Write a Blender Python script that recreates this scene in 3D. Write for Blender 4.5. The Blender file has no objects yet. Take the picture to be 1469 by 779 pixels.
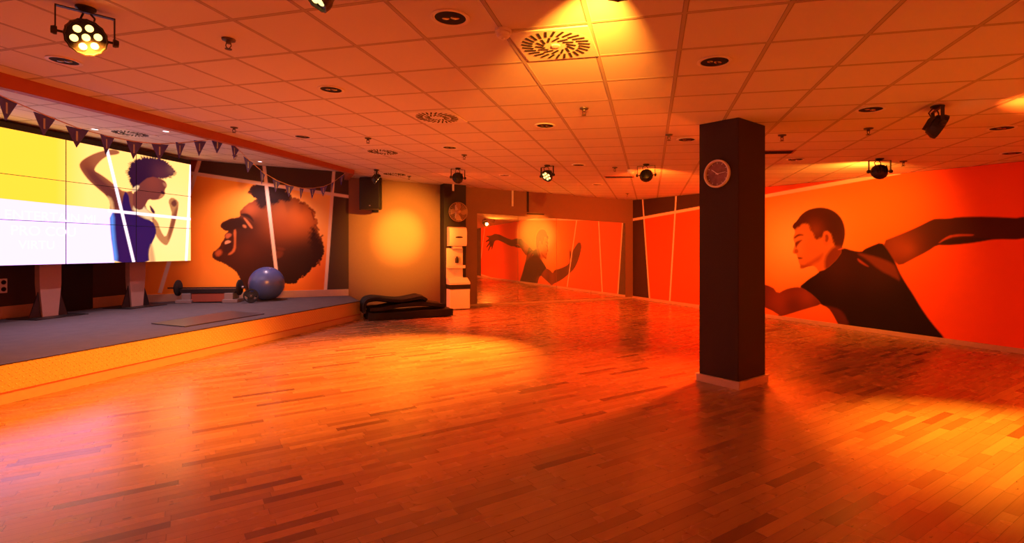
import bpy, bmesh, math, random
import numpy as np
from mathutils import Vector, Matrix, Quaternion
random.seed(4); rng = np.random.default_rng(4)
SC = bpy.context.scene; COL = SC.collection
F, CX, HY, EYE = 730.0, 734.5, 358.0, 1.5          # lens in pixels of the 1469x779 frame, eye height
CC, CA, CB = 1.425, -0.035, 0.014                  # ceiling plane tilted to fit edges read in image pixels, not a real slope
def ceil_z(x, y): return EYE + CC + CA*x + CB*y
def ray(px, py): return np.array([(px-CX)/F, 1.0, (HY-py)/F])
def on_z(px, py, z=0.0):
    d = ray(px, py); t = (z-EYE)/d[2]; return Vector((d[0]*t, t, z))
def on_ceil(px, py, off=0.0):
    d = ray(px, py); t = (CC+off)/(d[2]-CA*d[0]-CB); return Vector((d[0]*t, t, EYE+d[2]*t))
class Line:                                        # a vertical plane above a floor line
    def __init__(s, p, q):
        s.p = np.array(p, float); s.d = np.array(q, float)-s.p; s.len = np.hypot(*s.d); s.d /= s.len
        s.n = np.array([s.d[1], -s.d[0]])          # towards the room when walking clockwise
    def hit(s, px):
        k = (px-CX)/F; A = np.array([[s.d[0], -k], [s.d[1], -1.0]]); t, y = np.linalg.solve(A, -s.p); return t, y
    def at(s, px, py=HY):                          # world point seen at a pixel
        t, y = s.hit(px); return Vector((k_(px)*y, y, EYE+(HY-py)/F*y))
    def uz(s, px, py):
        t, y = s.hit(px); return (t, EYE+(HY-py)/F*y)
    def pt(s, u, z=0.0, off=0.0):
        q = s.p+s.d*u+s.n*off; return Vector((q[0], q[1], z))
    def frame(s, u, z, off=0.0):                   # x along the wall to the right, y into the wall, z up
        m = Matrix.Identity(4)
        m.col[0] = (s.d[0], s.d[1], 0, 0); m.col[1] = (-s.n[0], -s.n[1], 0, 0); m.col[2] = (0, 0, 1, 0)
        m.translation = s.pt(u, z, off); return m
def k_(px): return (px-CX)/F
C_L, C_R, C_S = (-3.93, 12.236), (3.72, 15.64), (-7.75, 10.70)
BACK = Line(C_L, C_R); MURAL = Line(C_S, C_L); LEFT = Line((-9.99, -4.0), C_S)
RIGHT = Line(C_R, (3.72+.398*21.4, 15.64-.917*21.4))

# ------------------------------------------------------------------ materials
def mat(name, rgb, rough=.6, metal=0.0, emit=None, estr=1.0, spec=.5):
    m = bpy.data.materials.new(name); m.use_nodes = True; b = m.node_tree.nodes['Principled BSDF']
    b.inputs['Base Color'].default_value = (*rgb, 1); b.inputs['Roughness'].default_value = rough
    b.inputs['Metallic'].default_value = metal; b.inputs['Specular IOR Level'].default_value = spec
    if emit: b.inputs['Emission Color'].default_value = (*emit, 1); b.inputs['Emission Strength'].default_value = estr
    return m
class N:
    def __init__(s, m): s.t = m.node_tree; s.b = s.t.nodes['Principled BSDF']
    def n(s, typ, **kw):
        o = s.t.nodes.new(typ)
        for k, v in kw.items(): setattr(o, k, v)
        return o
    def l(s, a, b): s.t.links.new(a, b)
    def v(s, x, sock):
        if isinstance(x, (int, float)): sock.default_value = x
        else: s.l(x, sock)
    def m(s, op, a, b=None, c=None):
        o = s.n('ShaderNodeMath', operation=op); s.v(a, o.inputs[0])
        if b is not None: s.v(b, o.inputs[1])
        if c is not None: s.v(c, o.inputs[2])
        return o.outputs[0]
    def mix(s, f, a, b, mode='MIX'):
        o = s.n('ShaderNodeMix', data_type='RGBA', blend_type=mode); s.v(f, o.inputs[0])
        for x, i in ((a, 6), (b, 7)):
            if isinstance(x, tuple): o.inputs[i].default_value = (*x, 1)
            else: s.l(x, o.inputs[i])
        return o.outputs[2]
    def noise(s, vec, scale, detail=3, rough=.5):
        o = s.n('ShaderNodeTexNoise'); o.inputs['Scale'].default_value = scale; o.inputs['Detail'].default_value = detail
        o.inputs['Roughness'].default_value = rough
        if vec is not None: s.l(vec, o.inputs['Vector'])
        return o.outputs['Fac']
    def xyz(s, x, y, z=0.0):
        o = s.n('ShaderNodeCombineXYZ'); s.v(x, o.inputs[0]); s.v(y, o.inputs[1]); s.v(z, o.inputs[2]); return o.outputs[0]
    def bump(s, h, strength=.3, dist=.01):
        o = s.n('ShaderNodeBump'); o.inputs['Strength'].default_value = strength; o.inputs['Distance'].default_value = dist
        s.l(h, o.inputs['Height']); s.l(o.outputs[0], s.b.inputs['Normal'])
    def ramp(s, f, stops):
        o = s.n('ShaderNodeValToRGB'); s.l(f, o.inputs[0]); e = o.color_ramp.elements
        while len(e) < len(stops): e.new(.5)
        for i, (p, c) in enumerate(stops): e[i].position = p; e[i].color = (*c, 1)
        return o.outputs[0]
def speckle(m, scale, amt, bump=0.0, dist=.004):   # woven / plastered surface: fine value noise and bump
    g = N(m); tc = g.n('ShaderNodeTexCoord').outputs['Object']; f = g.noise(tc, scale, 4, .6)
    c = tuple(g.b.inputs['Base Color'].default_value[:3])
    g.l(g.mix(f, tuple(x*(1-amt) for x in c), tuple(min(1, x*(1+amt)) for x in c)), g.b.inputs['Base Color'])
    if bump: g.bump(f, bump, dist)
    return m
M = {}
M['black'] = speckle(mat('black_metal', (.012, .011, .012), .42), 60, .3)
M['blackplastic'] = speckle(mat('black_plastic', (.010, .010, .011), .5), 90, .3, .15)
M['rubber'] = speckle(mat('black_rubber_mat', (.007, .006, .006), .8), 40, .4, .3)
M['steel'] = mat('brushed_steel', (.55, .55, .56), .35, 1.0)
M['white'] = speckle(mat('white_plastic', (.78, .76, .74), .45), 30, .05)
M['whitemetal'] = speckle(mat('white_ceiling_metal', (.75, .74, .72), .5), 30, .05)
M['dark'] = mat('dark_void', (.010, .009, .009), .9)
M['reflector'] = mat('lamp_reflector', (.35, .30, .28), .2, 1.0)
M['grey'] = speckle(mat('painted_grey_wall', (.25, .138, .092), .75), 25, .06, .08)
M['greydark'] = speckle(mat('dark_painted_wall', (.055, .035, .03), .8), 25, .1, .08)
M['column'] = speckle(mat('dark_column_paint', (.022, .016, .015), .7), 30, .2, .1)
M['pillar'] = speckle(mat('pillar_fabric', (.040, .028, .030), .92), 140, .35, .35)
M['beam'] = speckle(mat('beam_paint', (.34, .09, .05), .6), 20, .08)
M['skirting'] = speckle(mat('pale_skirting_wood', (.52, .36, .25), .45), 12, .12)
M['postpaint'] = speckle(mat('screen_post_paint', (.42, .33, .29), .4), 20, .05)
M['plinth'] = speckle(mat('plinth_paint', (.62, .50, .45), .4), 20, .06)
M['ball'] = speckle(mat('blue_ball_vinyl', (.06, .105, .36), .3), 60, .08)
M['flag'] = mat('navy_pennant_cloth', (.060, .085, .80), .8)
M['flagtext'] = mat('pennant_print', (.38, .52, 1.0), .7)
M['string'] = mat('cream_cord', (.55, .40, .32), .8)
M['stepgrey'] = mat('pale_step_riser', (.27, .24, .24), .6)
M['steptop'] = speckle(mat('step_rubber_top', (.06, .055, .06), .35), 80, .3)
M['brass'] = speckle(mat('fan_guard_metal', (.40, .26, .18), .45, .4), 30, .1)
M['led'] = mat('amber_led', (1, .8, .4), .3, emit=(1, .66, .20), estr=2.8)
M['clockface'] = speckle(mat('clock_face', (.22, .11, .15), .3), 14, .9)
M['downled'] = mat('lit_downlight', (1, 1, 1), .3, emit=(1, .9, .95), estr=3)
def carpet():
    m = mat('stage_carpet', (.060, .058, .068), .85); g = N(m); tc = g.n('ShaderNodeTexCoord').outputs['Object']
    f = g.noise(tc, 220, 2); f2 = g.noise(tc, 5, 3)
    g.l(g.mix(g.m('MULTIPLY', f, g.m('ADD', f2, .45)), (.038, .034, .042), (.135, .122, .142)), g.b.inputs['Base Color']); g.bump(f, .5, .004); return m
M['carpet'] = carpet()
def floor_mat():
    m = mat('strip_parquet', (.5, .3, .15), .3); g = N(m); tc = g.n('ShaderNodeTexCoord').outputs['Object']
    mp = g.n('ShaderNodeMapping'); mp.inputs['Rotation'].default_value = (0, 0, math.radians(-(90-57.3))); g.l(tc, mp.inputs[0])
    s = g.n('ShaderNodeSeparateXYZ'); g.l(mp.outputs[0], s.inputs[0]); u, v = s.outputs[0], s.outputs[1]
    W = .072; row = g.m('FLOOR', g.m('DIVIDE', v, W)); fv = g.m('FRACT', g.m('DIVIDE', v, W))
    wn = g.n('ShaderNodeTexWhiteNoise', noise_dimensions='1D'); g.l(row, wn.inputs['W'])
    L = g.m('ADD', g.m('MULTIPLY', wn.outputs['Value'], .25), .42)
    uu = g.m('ADD', g.m('DIVIDE', u, L), g.m('MULTIPLY', wn.outputs['Value'], 37.7))
    col = g.m('FLOOR', uu); fu = g.m('FRACT', uu)
    wn2 = g.n('ShaderNodeTexWhiteNoise', noise_dimensions='2D'); g.l(g.xyz(row, col), wn2.inputs['Vector'])
    pid = wn2.outputs['Value']
    base = g.ramp(pid, [(0, (.14, .065, .035)), (.06, (.28, .15, .075)), (.22, (.36, .21, .11)), (.8, (.42, .25, .135)), (1, (.48, .30, .17))])
    gv = g.xyz(g.m('ADD', g.m('MULTIPLY', u, 3.0), g.m('MULTIPLY', pid, 91)), g.m('MULTIPLY', v, 60))
    grain = g.noise(gv, 1.0, 4, .6)
    base = g.mix(g.m('MULTIPLY', g.m('SUBTRACT', 1.0, grain), .55), base, (.22, .105, .05))
    kn = g.noise(g.xyz(g.m('MULTIPLY', u, 9), g.m('MULTIPLY', v, 26), g.m('MULTIPLY', pid, 9)), 1.0, 2)
    base = g.mix(g.m('MULTIPLY', g.m('GREATER_THAN', kn, .735), .75), base, (.07, .03, .015))
    ev = g.m('LESS_THAN', g.m('MINIMUM', fv, g.m('SUBTRACT', 1.0, fv)), .022)
    eu = g.m('LESS_THAN', g.m('MULTIPLY', g.m('MINIMUM', fu, g.m('SUBTRACT', 1.0, fu)), L), .0022)
    gap = g.m('MAXIMUM', ev, eu)
    g.l(g.mix(g.m('MULTIPLY', gap, .6), base, (.10, .045, .02)), g.b.inputs['Base Color'])
    r = g.m('ADD', g.m('MULTIPLY', g.noise(tc, 1.6, 3), .12), g.m('ADD', g.m('MULTIPLY', pid, .06), .17)); g.l(r, g.b.inputs['Roughness'])
    h = g.m('ADD', g.m('MULTIPLY', pid, .35), g.m('MULTIPLY', gap, -1.0)); g.bump(h, .10, .003)
    g.b.inputs['Specular IOR Level'].default_value = .95
    return m
M['floor'] = floor_mat()
def tile_mat():
    m = mat('mineral_ceiling_tile', (.74, .71, .68), .85); g = N(m); uv = g.n('ShaderNodeUVMap').outputs[0]
    s = g.n('ShaderNodeSeparateXYZ'); g.l(uv, s.inputs[0]); e = []
    for i in (0, 1):
        fr = g.m('FRACT', s.outputs[i]); e.append(g.m('MINIMUM', fr, g.m('SUBTRACT', 1.0, fr)))
    d = g.m('MINIMUM', e[0], e[1])
    bar = g.m('LESS_THAN', d, .019); groove = g.m('MULTIPLY', g.m('LESS_THAN', d, .028), g.m('SUBTRACT', 1.0, bar))
    tid = g.n('ShaderNodeTexWhiteNoise', noise_dimensions='2D')
    g.l(g.xyz(g.m('FLOOR', s.outputs[0]), g.m('FLOOR', s.outputs[1])), tid.inputs['Vector'])
    tc = g.n('ShaderNodeTexCoord').outputs['Object']; f = g.noise(tc, 90, 4, .7)
    c = g.mix(g.m('MULTIPLY', tid.outputs['Value'], .5), (.74, .71, .68), (.66, .63, .60))
    c = g.mix(g.m('MULTIPLY', f, .2), c, (.55, .52, .5))
    c = g.mix(bar, c, (.46, .42, .40)); c = g.mix(groove, c, (.30, .26, .25))  # grid lines darkened: shade along the tile joints painted into the colour
    g.l(c, g.b.inputs['Base Color'])
    sm = g.n('ShaderNodeMapRange', interpolation_type='SMOOTHSTEP'); g.l(d, sm.inputs[0]); sm.inputs[1].default_value = .018; sm.inputs[2].default_value = .04
    g.bump(g.m('SUBTRACT', g.m('MULTIPLY', f, .12), sm.outputs[0]), .5, .008); return m
M['tile'] = tile_mat()
def plate_mat():
    m = mat('diamond_plate', (.80, .62, .40), .38, .45); g = N(m); uv = g.n('ShaderNodeUVMap').outputs[0]
    s = g.n('ShaderNodeSeparateXYZ'); g.l(uv, s.inputs[0]); P = .058
    a = g.m('DIVIDE', g.m('ADD', s.outputs[0], s.outputs[1]), P); b = g.m('DIVIDE', g.m('SUBTRACT', s.outputs[0], s.outputs[1]), P)
    par = g.m('MODULO', g.m('ABSOLUTE', g.m('ADD', g.m('FLOOR', a), g.m('FLOOR', b))), 2.0)
    fa, fb = (g.m('ABSOLUTE', g.m('SUBTRACT', g.m('FRACT', x), .5)) for x in (a, b))
    def loz(p, q): return g.m('MAXIMUM', g.m('SUBTRACT', 1.0, g.m('ADD', g.m('MULTIPLY', p, 2.2), g.m('MULTIPLY', q, 5.0))), 0.0)
    h = g.m('ADD', g.m('MULTIPLY', par, loz(fa, fb)), g.m('MULTIPLY', g.m('SUBTRACT', 1.0, par), loz(fb, fa)))
    c = g.mix(h, (.70, .56, .24), (1.0, .96, .62)); g.l(c, g.b.inputs['Base Color']); g.bump(h, .6, .02); return m
M['plate'] = plate_mat()
def attr_mat(name, emission=0.0):
    m = mat(name, (0, 0, 0), .75 if not emission else .25, spec=.25); g = N(m)
    a = g.n('ShaderNodeAttribute', attribute_name='Art'); g.l(a.outputs['Color'], g.b.inputs['Emission Color' if emission else 'Base Color'])
    if emission: g.b.inputs['Emission Strength'].default_value = emission
    return m
M['print'] = attr_mat('mural_print'); M['display'] = attr_mat('display_pixels', 1.05)
def mirror_mat():
    m = mat('mirror_silver', (.86, .84, .82), .012, 1.0); g = N(m)
    d = g.n('ShaderNodeBsdfDiffuse'); d.inputs['Color'].default_value = (.85, .8, .7, 1)
    x = g.n('ShaderNodeMixShader'); x.inputs[0].default_value = .09
    g.l(g.b.outputs[0], x.inputs[1]); g.l(d.outputs[0], x.inputs[2])
    g.l(x.outputs[0], g.t.nodes['Material Output'].inputs['Surface']); return m
M['mirror'] = mirror_mat()

# ------------------------------------------------------------------ mesh helpers
class B:
    def __init__(s): s.bm = bmesh.new()
    def box(s, c, size, m=None, bev=0.0):
        r = bmesh.ops.create_cube(s.bm, size=1.0)['verts']
        for v in r: v.co = Vector((v.co.x*size[0], v.co.y*size[1], v.co.z*size[2]))
        if bev:
            es = list({e for v in r for e in v.link_edges})
            r = bmesh.ops.bevel(s.bm, geom=es, offset=bev, segments=2, affect='EDGES', profile=.6)['verts']
        for v in r:
            v.co = v.co+Vector(c)
            if m: v.co = m @ v.co
        return s
    def prism(s, pts, h, axis=2, m=None):          # polygon (2D) extruded along an axis, centred on it: h=(lo,hi)
        def mk(p, q):
            v = [0, 0, 0]; a = [i for i in range(3) if i != axis]; v[a[0]], v[a[1]] = p; v[axis] = q
            v = Vector(v); return (m @ v) if m else v
        lo = [s.bm.verts.new(mk(p, h[0])) for p in pts]; hi = [s.bm.verts.new(mk(p, h[1])) for p in pts]; n = len(pts)
        s.bm.faces.new(lo[::-1]); s.bm.faces.new(hi)
        for i in range(n): s.bm.faces.new((lo[i], lo[(i+1) % n], hi[(i+1) % n], hi[i]))
        return s
    def lathe(s, prof, seg=32, m=None, mod=None):   # (r,z) profile round Z
        rings = []
        for r, z in prof:
            ring = []
            for i in range(seg):
                a = 2*math.pi*i/seg; rr = r*(mod(a) if mod else 1); v = Vector((rr*math.cos(a), rr*math.sin(a), z)); ring.append(s.bm.verts.new((m @ v) if m else v))
            rings.append(ring)
        for p, q in zip(rings, rings[1:]):
            for i in range(seg): s.bm.faces.new((p[i], p[(i+1) % seg], q[(i+1) % seg], q[i]))
        if len(prof) > 3 and prof[0][0] > 1e-6 and abs(prof[0][0]-prof[-1][0]) < 1e-6:   # a ring: closed section, open middle
            if abs(prof[0][1]-prof[-1][1]) > 1e-6:
                for i in range(seg): s.bm.faces.new((rings[-1][i], rings[-1][(i+1) % seg], rings[0][(i+1) % seg], rings[0][i]))
            return s
        for ring, fl in ((rings[0], True), (rings[-1], False)):
            if prof[0 if fl else -1][0] > 1e-6: s.bm.faces.new(ring[::-1] if fl else ring)
        return s
    def tube(s, pts, r, seg=8, closed=False):
        pts = [Vector(p) for p in pts]; rings = []; n = len(pts); up0 = None
        for i, p in enumerate(pts):
            a = pts[(i-1) % n] if (closed or i) else p; b = pts[(i+1) % n] if (closed or i < n-1) else p
            t = (b-a).normalized(); ref = up0 if up0 is not None else (Vector((0, 0, 1)) if abs(t.z) < .9 else Vector((1, 0, 0)))
            x = (ref-t*ref.dot(t)).normalized(); up0 = x; y = t.cross(x)
            rings.append([s.bm.verts.new(p+(x*math.cos(2*math.pi*k/seg)+y*math.sin(2*math.pi*k/seg))*r) for k in range(seg)])
        prs = list(zip(rings, rings[1:]))+([(rings[-1], rings[0])] if closed else [])
        for p, q in prs:
            for k in range(seg): s.bm.faces.new((p[k], p[(k+1) % seg], q[(k+1) % seg], q[k]))
        if not closed: s.bm.faces.new(rings[0][::-1]); s.bm.faces.new(rings[-1])
        return s
    def ball(s, c, r, seg=24, m=None, sc=(1, 1, 1)):
        vs = bmesh.ops.create_uvsphere(s.bm, u_segments=seg, v_segments=seg//2, radius=r)['verts']
        for v in vs:
            v.co = Vector((v.co.x*sc[0], v.co.y*sc[1], v.co.z*sc[2]))+Vector(c)
            if m: v.co = m @ v.co
        return s
    def quad(s, *ps): s.bm.faces.new([s.bm.verts.new(p) for p in ps]); return s
    def done(s, name, mtl, parent=None, smooth=False, uv=None, world=None):
        bmesh.ops.remove_doubles(s.bm, verts=s.bm.verts, dist=1e-6)
        bmesh.ops.recalc_face_normals(s.bm, faces=s.bm.faces)
        if uv:
            lay = s.bm.loops.layers.uv.new('UVMap')
            for f in s.bm.faces:
                for l in f.loops: l[lay].uv = uv(l.vert.co)
        me = bpy.data.meshes.new(name); s.bm.to_mesh(me); s.bm.free(); me.materials.append(mtl)
        if smooth:
            me.polygons.foreach_set('use_smooth', [True]*len(me.polygons))
            try: me.set_sharp_from_angle(angle=math.radians(40))
            except Exception: pass
        o = bpy.data.objects.new(name, me); COL.objects.link(o)
        if parent: o.parent = parent
        if world is not None: o.matrix_world = world
        return o
def tag(o, label, cat, group=None, kind=None):
    if label: o['label'] = label
    if cat: o['category'] = cat
    if group: o['group'] = group
    if kind: o['kind'] = kind
    return o
def empty(name, mtx, label, cat, group=None, kind=None):
    o = bpy.data.objects.new(name, None); COL.objects.link(o); o.empty_display_size = .1
    o.matrix_world = mtx if isinstance(mtx, Matrix) else Matrix.Translation(mtx)
    return tag(o, label, cat, group, kind)
def structure(o): o['kind'] = 'structure'; return o
def copy_thing(src, mtx, label, group=None):        # the thing, its parts and their sub-parts
    r = src.copy(); COL.objects.link(r); r.matrix_world = mtx; r['label'] = label
    if group: r['group'] = group
    def rec(a, b):
        for ch in list(a.children):
            if ch.get('_done'): continue
            c = ch.copy(); COL.objects.link(c); c.parent = b; rec(ch, c)
    rec(src, r); return r
n_c = Vector((-CA, -CB, 1)).normalized()
def ceil_frame(p, rot=0.0):                         # local z = up out of the ceiling plane
    x = Vector((math.cos(rot), math.sin(rot), 0)); x = (x-n_c*x.dot(n_c)).normalized(); y = n_c.cross(x)
    m = Matrix.Identity(4)
    for i, c in enumerate((x, y, n_c)): m.col[i] = (*c, 0)
    m.translation = p; return m

# ------------------------------------------------------------------ room shell
G0 = np.array([.494, 3.26]); G1 = np.array([.552, -.180]); G2 = np.array([.155, .572]); GI = np.linalg.inv(np.array([G1, G2]).T)
def tile_uv(co): return tuple(GI @ (np.array([co.x, co.y])-G0)+20)
BE1 = Vector((-3.36, 10.85, 0)); bd = Vector((.2275, .9738, 0)); BE0 = BE1-bd*15.2
def poly_sheet(name, pts, z, mtl, uv=None, thick=.0):
    b = B(); top = [b.bm.verts.new((p[0], p[1], z(p[0], p[1]))) for p in pts]; b.bm.faces.new(top)
    if thick:
        t2 = [b.bm.verts.new((p[0], p[1], z(p[0], p[1])+thick)) for p in pts]; b.bm.faces.new(t2[::-1]); n = len(pts)
        for i in range(n): b.bm.faces.new((top[i], top[(i+1) % n], t2[(i+1) % n], t2[i]))
    return structure(b.done(name, mtl, uv=uv))
RB = RIGHT.pt(RIGHT.len); LB = LEFT.pt(0)
poly_sheet('floor', [(LB.x, LB.y), (RB.x, RB.y), C_R, C_L, C_S], lambda x, y: 0.0, M['floor'], thick=-.1)
poly_sheet('ceiling', [(BE0.x, BE0.y), (BE1.x, BE1.y), C_L, C_R, (RB.x, RB.y)], ceil_z, M['tile'], tile_uv, .12)
SOFF = .12
c2 = poly_sheet('ceiling_stage', [(LB.x, LB.y), C_S, C_L, (BE1.x, BE1.y), (BE0.x, BE0.y)], lambda x, y: ceil_z(x, y)+SOFF, M['tile'],
           lambda co: tuple(np.array(tile_uv(co))+np.array([.35, .2])), .12)
def wall(name, ln, mtl, extra=0.0, thick=.15):
    b = B(); a, c = ln.pt(0), ln.pt(ln.len); a2, c2_ = ln.pt(0, 0, -thick), ln.pt(ln.len, 0, -thick)
    def T(p): return Vector((p.x, p.y, ceil_z(p.x, p.y)+extra))
    vs = [b.bm.verts.new(v) for v in (a, c, T(c), T(a), a2, c2_, T(c2_), T(a2))]
    for q in ((0, 1, 2, 3), (5, 4, 7, 6), (3, 2, 6, 7), (0, 4, 5, 1), (0, 3, 7, 4), (1, 5, 6, 2)): b.bm.faces.new([vs[i] for i in q])
    return structure(b.done(name, mtl))
wall('wall_back', BACK, M['grey'])
wall('wall_left', LEFT, M['greydark'], SOFF)
wall('wall_stage', MURAL, M['greydark'], SOFF)
wall('wall_right', RIGHT, M['greydark'])
# ceiling beam along the stage edge, with its short return to the corner
b = B()
def beamseg(p, q, d0, d1, th):
    d = (q-p).normalized(); l = Vector((-d.y, d.x, 0))*th; vs = []
    for pt, dr in ((p, d0), (q, d1)):
        for off in (Vector((0, 0, 0)), l):
            w = pt+off; zt = ceil_z(w.x, w.y)+SOFF
            vs += [b.bm.verts.new((w.x, w.y, ceil_z(pt.x, pt.y)-dr)), b.bm.verts.new((w.x, w.y, zt))]
    for qd in ((0, 4, 5, 1), (2, 3, 7, 6), (0, 2, 6, 4), (1, 5, 7, 3), (0, 1, 3, 2), (4, 6, 7, 5)): b.bm.faces.new([vs[i] for i in qd])
beamseg(BE0, BE1, .21, .085, .10)
beamseg(BE1, Vector((*C_L, 0)), .085, .07, .10)
structure(b.done('beam', M['beam']))
# skirting boards
def board(name, ln, u0, u1, z0, h, mtl=None, th=.018):
    b = B(); m = ln.frame(0, 0, 0); b.box(((u0+u1)/2, -th/2, z0+h/2), (u1-u0, th, h), m, .004); return structure(b.done(name, mtl or M['skirting']))
SZ = .39
board('baseboard_right', RIGHT, .0, RIGHT.len, 0, .075, None, .03)
board('baseboard_back', BACK, .9, BACK.len-.02, 0, .05, None, .03)
board('baseboard_stage', MURAL, .02, MURAL.len, SZ, .16)
uD0, uD1 = LEFT.hit(80)[0], LEFT.hit(131)[0]
board('baseboard_left', LEFT, 4.5, uD0, SZ, .2)
board('baseboard_corner', LEFT, uD1, LEFT.len-.02, SZ, .2)
bb = B(); m = LEFT.frame(0, 0); bb.box(((uD0+uD1)/2, -.02, SZ+.98), (uD1-uD0, .04, 1.95), m, .01)
door = structure(bb.done('door_1', M['dark'])); door['label'] = 'black door panel in the wall behind the big screen'
bb = B(); bb.box((uD1-.12, -.055, SZ+.95), (.03, .03, .14), m, .006); bb.done('door_handle', M['steel'], door)

# ------------------------------------------------------------------ pictures (prints on walls, the display): painted per vertex in wall metres
def lin(r, g, b_):
    def c(x): x /= 255; return x/12.92 if x <= .04045 else ((x+.055)/1.055)**2.4
    return np.array([c(r), c(g), c(b_)])
class Art:
    def __init__(s, ln, u0, u1, z0, z1fun, step):
        s.ln = ln; s.nu = int((u1-u0)/step)+1; s.nz = int(2.95/step)
        U = np.linspace(u0, u1, s.nu); s.z0 = z0
        P0 = ln.p[None]+ln.d[None]*U[:, None]; ZT = z1fun(P0[:, 0], P0[:, 1])
        T = np.linspace(0, 1, s.nz); s.U = np.repeat(U[:, None], s.nz, 1).ravel(); s.Z = (z0+(ZT[:, None]-z0)*T[None]).ravel()
        s.C = np.zeros((s.U.size, 3))
    def px(s, pts, org=(0, 0), k=1.0): return [s.ln.uz(org[0]+x*k, org[1]+y*k) for x, y in pts]
    def sd(s, poly, smooth=1):
        P = np.array(poly, float)
        for _ in range(smooth):                    # one Chaikin pass rounds the traced corners
            Q = np.roll(P, -1, 0); P = np.stack([.75*P+.25*Q, .25*P+.75*Q], 1).reshape(-1, 2)
        d = np.full(s.U.size, 1e9); ins = np.zeros(s.U.size, bool); lo, hi = P.min(0)-.5, P.max(0)+.5
        w = np.where((s.U > lo[0]) & (s.U < hi[0]) & (s.Z > lo[1]) & (s.Z < hi[1]))[0]; x, y = s.U[w], s.Z[w]
        dd = np.full(w.size, 1e9); ii = np.zeros(w.size, bool)
        for a, b_ in zip(P, np.roll(P, -1, 0)):
            e = b_-a; L = (e@e)+1e-12; t = np.clip(((x-a[0])*e[0]+(y-a[1])*e[1])/L, 0, 1)
            dd = np.minimum(dd, (x-a[0]-t*e[0])**2+(y-a[1]-t*e[1])**2)
            c = (a[1] > y) != (b_[1] > y)
            ii ^= c & (x < (b_[0]-a[0])*(y-a[1])/((b_[1]-a[1]) if abs(b_[1]-a[1]) > 1e-12 else 1e-12)+a[0])
        d[w] = np.sqrt(dd); ins[w] = ii; return np.where(ins, -d, d)
    def mask(s, poly, soft=.012, smooth=1, rough=0.0):
        d = s.sd(poly, smooth)
        if rough: d = d+rough*s.wob
        return np.clip(.5-d/soft, 0, 1)
    def put(s, m, col): s.C = s.C*(1-m[:, None])+np.asarray(col)*m[:, None]
    def glow(s, c, r, col, amt=1.0, clip=None, p=2.0, ry=None):
        g = amt*np.exp(-(np.hypot((s.U-c[0])/r, (s.Z-c[1])/(ry or r)))**p)
        if clip is not None: g = g*clip
        s.put(np.clip(g, 0, 1), col)
    def strip(s, a, b_, w, col, soft=.012):
        a, b_ = np.array(a), np.array(b_); e = b_-a; n = np.array([-e[1], e[0]])/np.hypot(*e)*w/2
        s.put(s.mask([a+n, b_+n, b_-n, a-n], soft, 0), col)
    @property
    def wob(s):
        if not hasattr(s, '_w'):
            u, z = s.U, s.Z; s._w = (np.sin(u*41+np.sin(z*29)*2)+np.sin(z*53+u*17)+np.sin(u*97-z*71)+np.sin(u*151+z*133))/4
        return s._w
    def mesh(s, name, mtl, off, parent=None):
        me = bpy.data.meshes.new(name); n = s.U.size
        Pw = np.empty((n, 3)); q = s.ln.p[None]+s.ln.d[None]*s.U[:, None]+s.ln.n[None]*off; Pw[:, :2] = q; Pw[:, 2] = s.Z
        idx = np.arange(n).reshape(s.nu, s.nz); f = np.stack([idx[:-1, :-1], idx[1:, :-1], idx[1:, 1:], idx[:-1, 1:]], -1).reshape(-1, 4)
        me.vertices.add(n); me.vertices.foreach_set('co', Pw.ravel()); me.loops.add(f.size); me.loops.foreach_set('vertex_index', f.ravel().astype(np.int32))
        me.polygons.add(len(f)); me.polygons.foreach_set('loop_start', (np.arange(len(f))*4).astype(np.int32)); me.update(calc_edges=True)
        at = me.attributes.new('Art', 'FLOAT_COLOR', 'POINT'); at.data.foreach_set('color', np.c_[s.C, np.ones(n)].astype(np.float32).ravel())
        me.materials.append(mtl); o = bpy.data.objects.new(name, me); COL.objects.link(o)
        if parent: o.parent = parent
        return o
def cz(x, y): return ceil_z(x, y)-.004
# --- right wall: the running man
A = Art(RIGHT, .0, 13.0, .076, cz, .0145)
_mn = BACK.n
def mir(x, y, org=(680, 300), k=180/1002):          # a point of the mural read from its reflection in the mirror
    px, py = org[0]+x*k, org[1]+y*k; t, Y = BACK.hit(px); p = np.array([k_(px)*Y, Y]); z = EYE+(HY-py)/F*Y
    d = p/Y; r = d-2*(d@_mn)*_mn; Mx = np.array([RIGHT.d, -r]).T; u, w = np.linalg.solve(Mx, p-RIGHT.p); return (u, z+(HY-py)/F*w)
RED, BRN = np.array([.90, .100, .008]), np.array([.050, .028, .018])
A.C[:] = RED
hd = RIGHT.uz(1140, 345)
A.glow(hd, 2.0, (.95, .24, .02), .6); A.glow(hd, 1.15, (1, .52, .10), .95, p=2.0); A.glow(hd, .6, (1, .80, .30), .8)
a0, a1 = RIGHT.uz(900, 316.6), RIGHT.uz(1292, 246.8)
kk = (a1[1]-a0[1])/(a1[0]-a0[0]); above = np.clip(.5+(A.Z-(a0[1]+kk*(A.U-a0[0])))/.01, 0, 1)
ub = RIGHT.hit(1040)[0]
A.put(above*(A.U < ub), BRN); A.put(above*(A.U >= ub), (.62, .075, .010))
s1a, s1b = RIGHT.uz(921.9, 283), RIGHT.uz(932.2, 431.5); s2a, s2b = RIGHT.uz(970.3, 278.7), RIGHT.uz(960.9, 434)
A.put(A.mask([(-.1, 0), (s1b[0], 0), (s1b[0], s1b[1]), s1a, (s1a[0], 3.6), (-.1, 3.6)], .012, 0), BRN)
CBk, kB = (1100, 380), 260/1469; CAo, kA = (1100, 280), 160/1039; CCo, kC = (1230, 280), 239/1330
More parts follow.
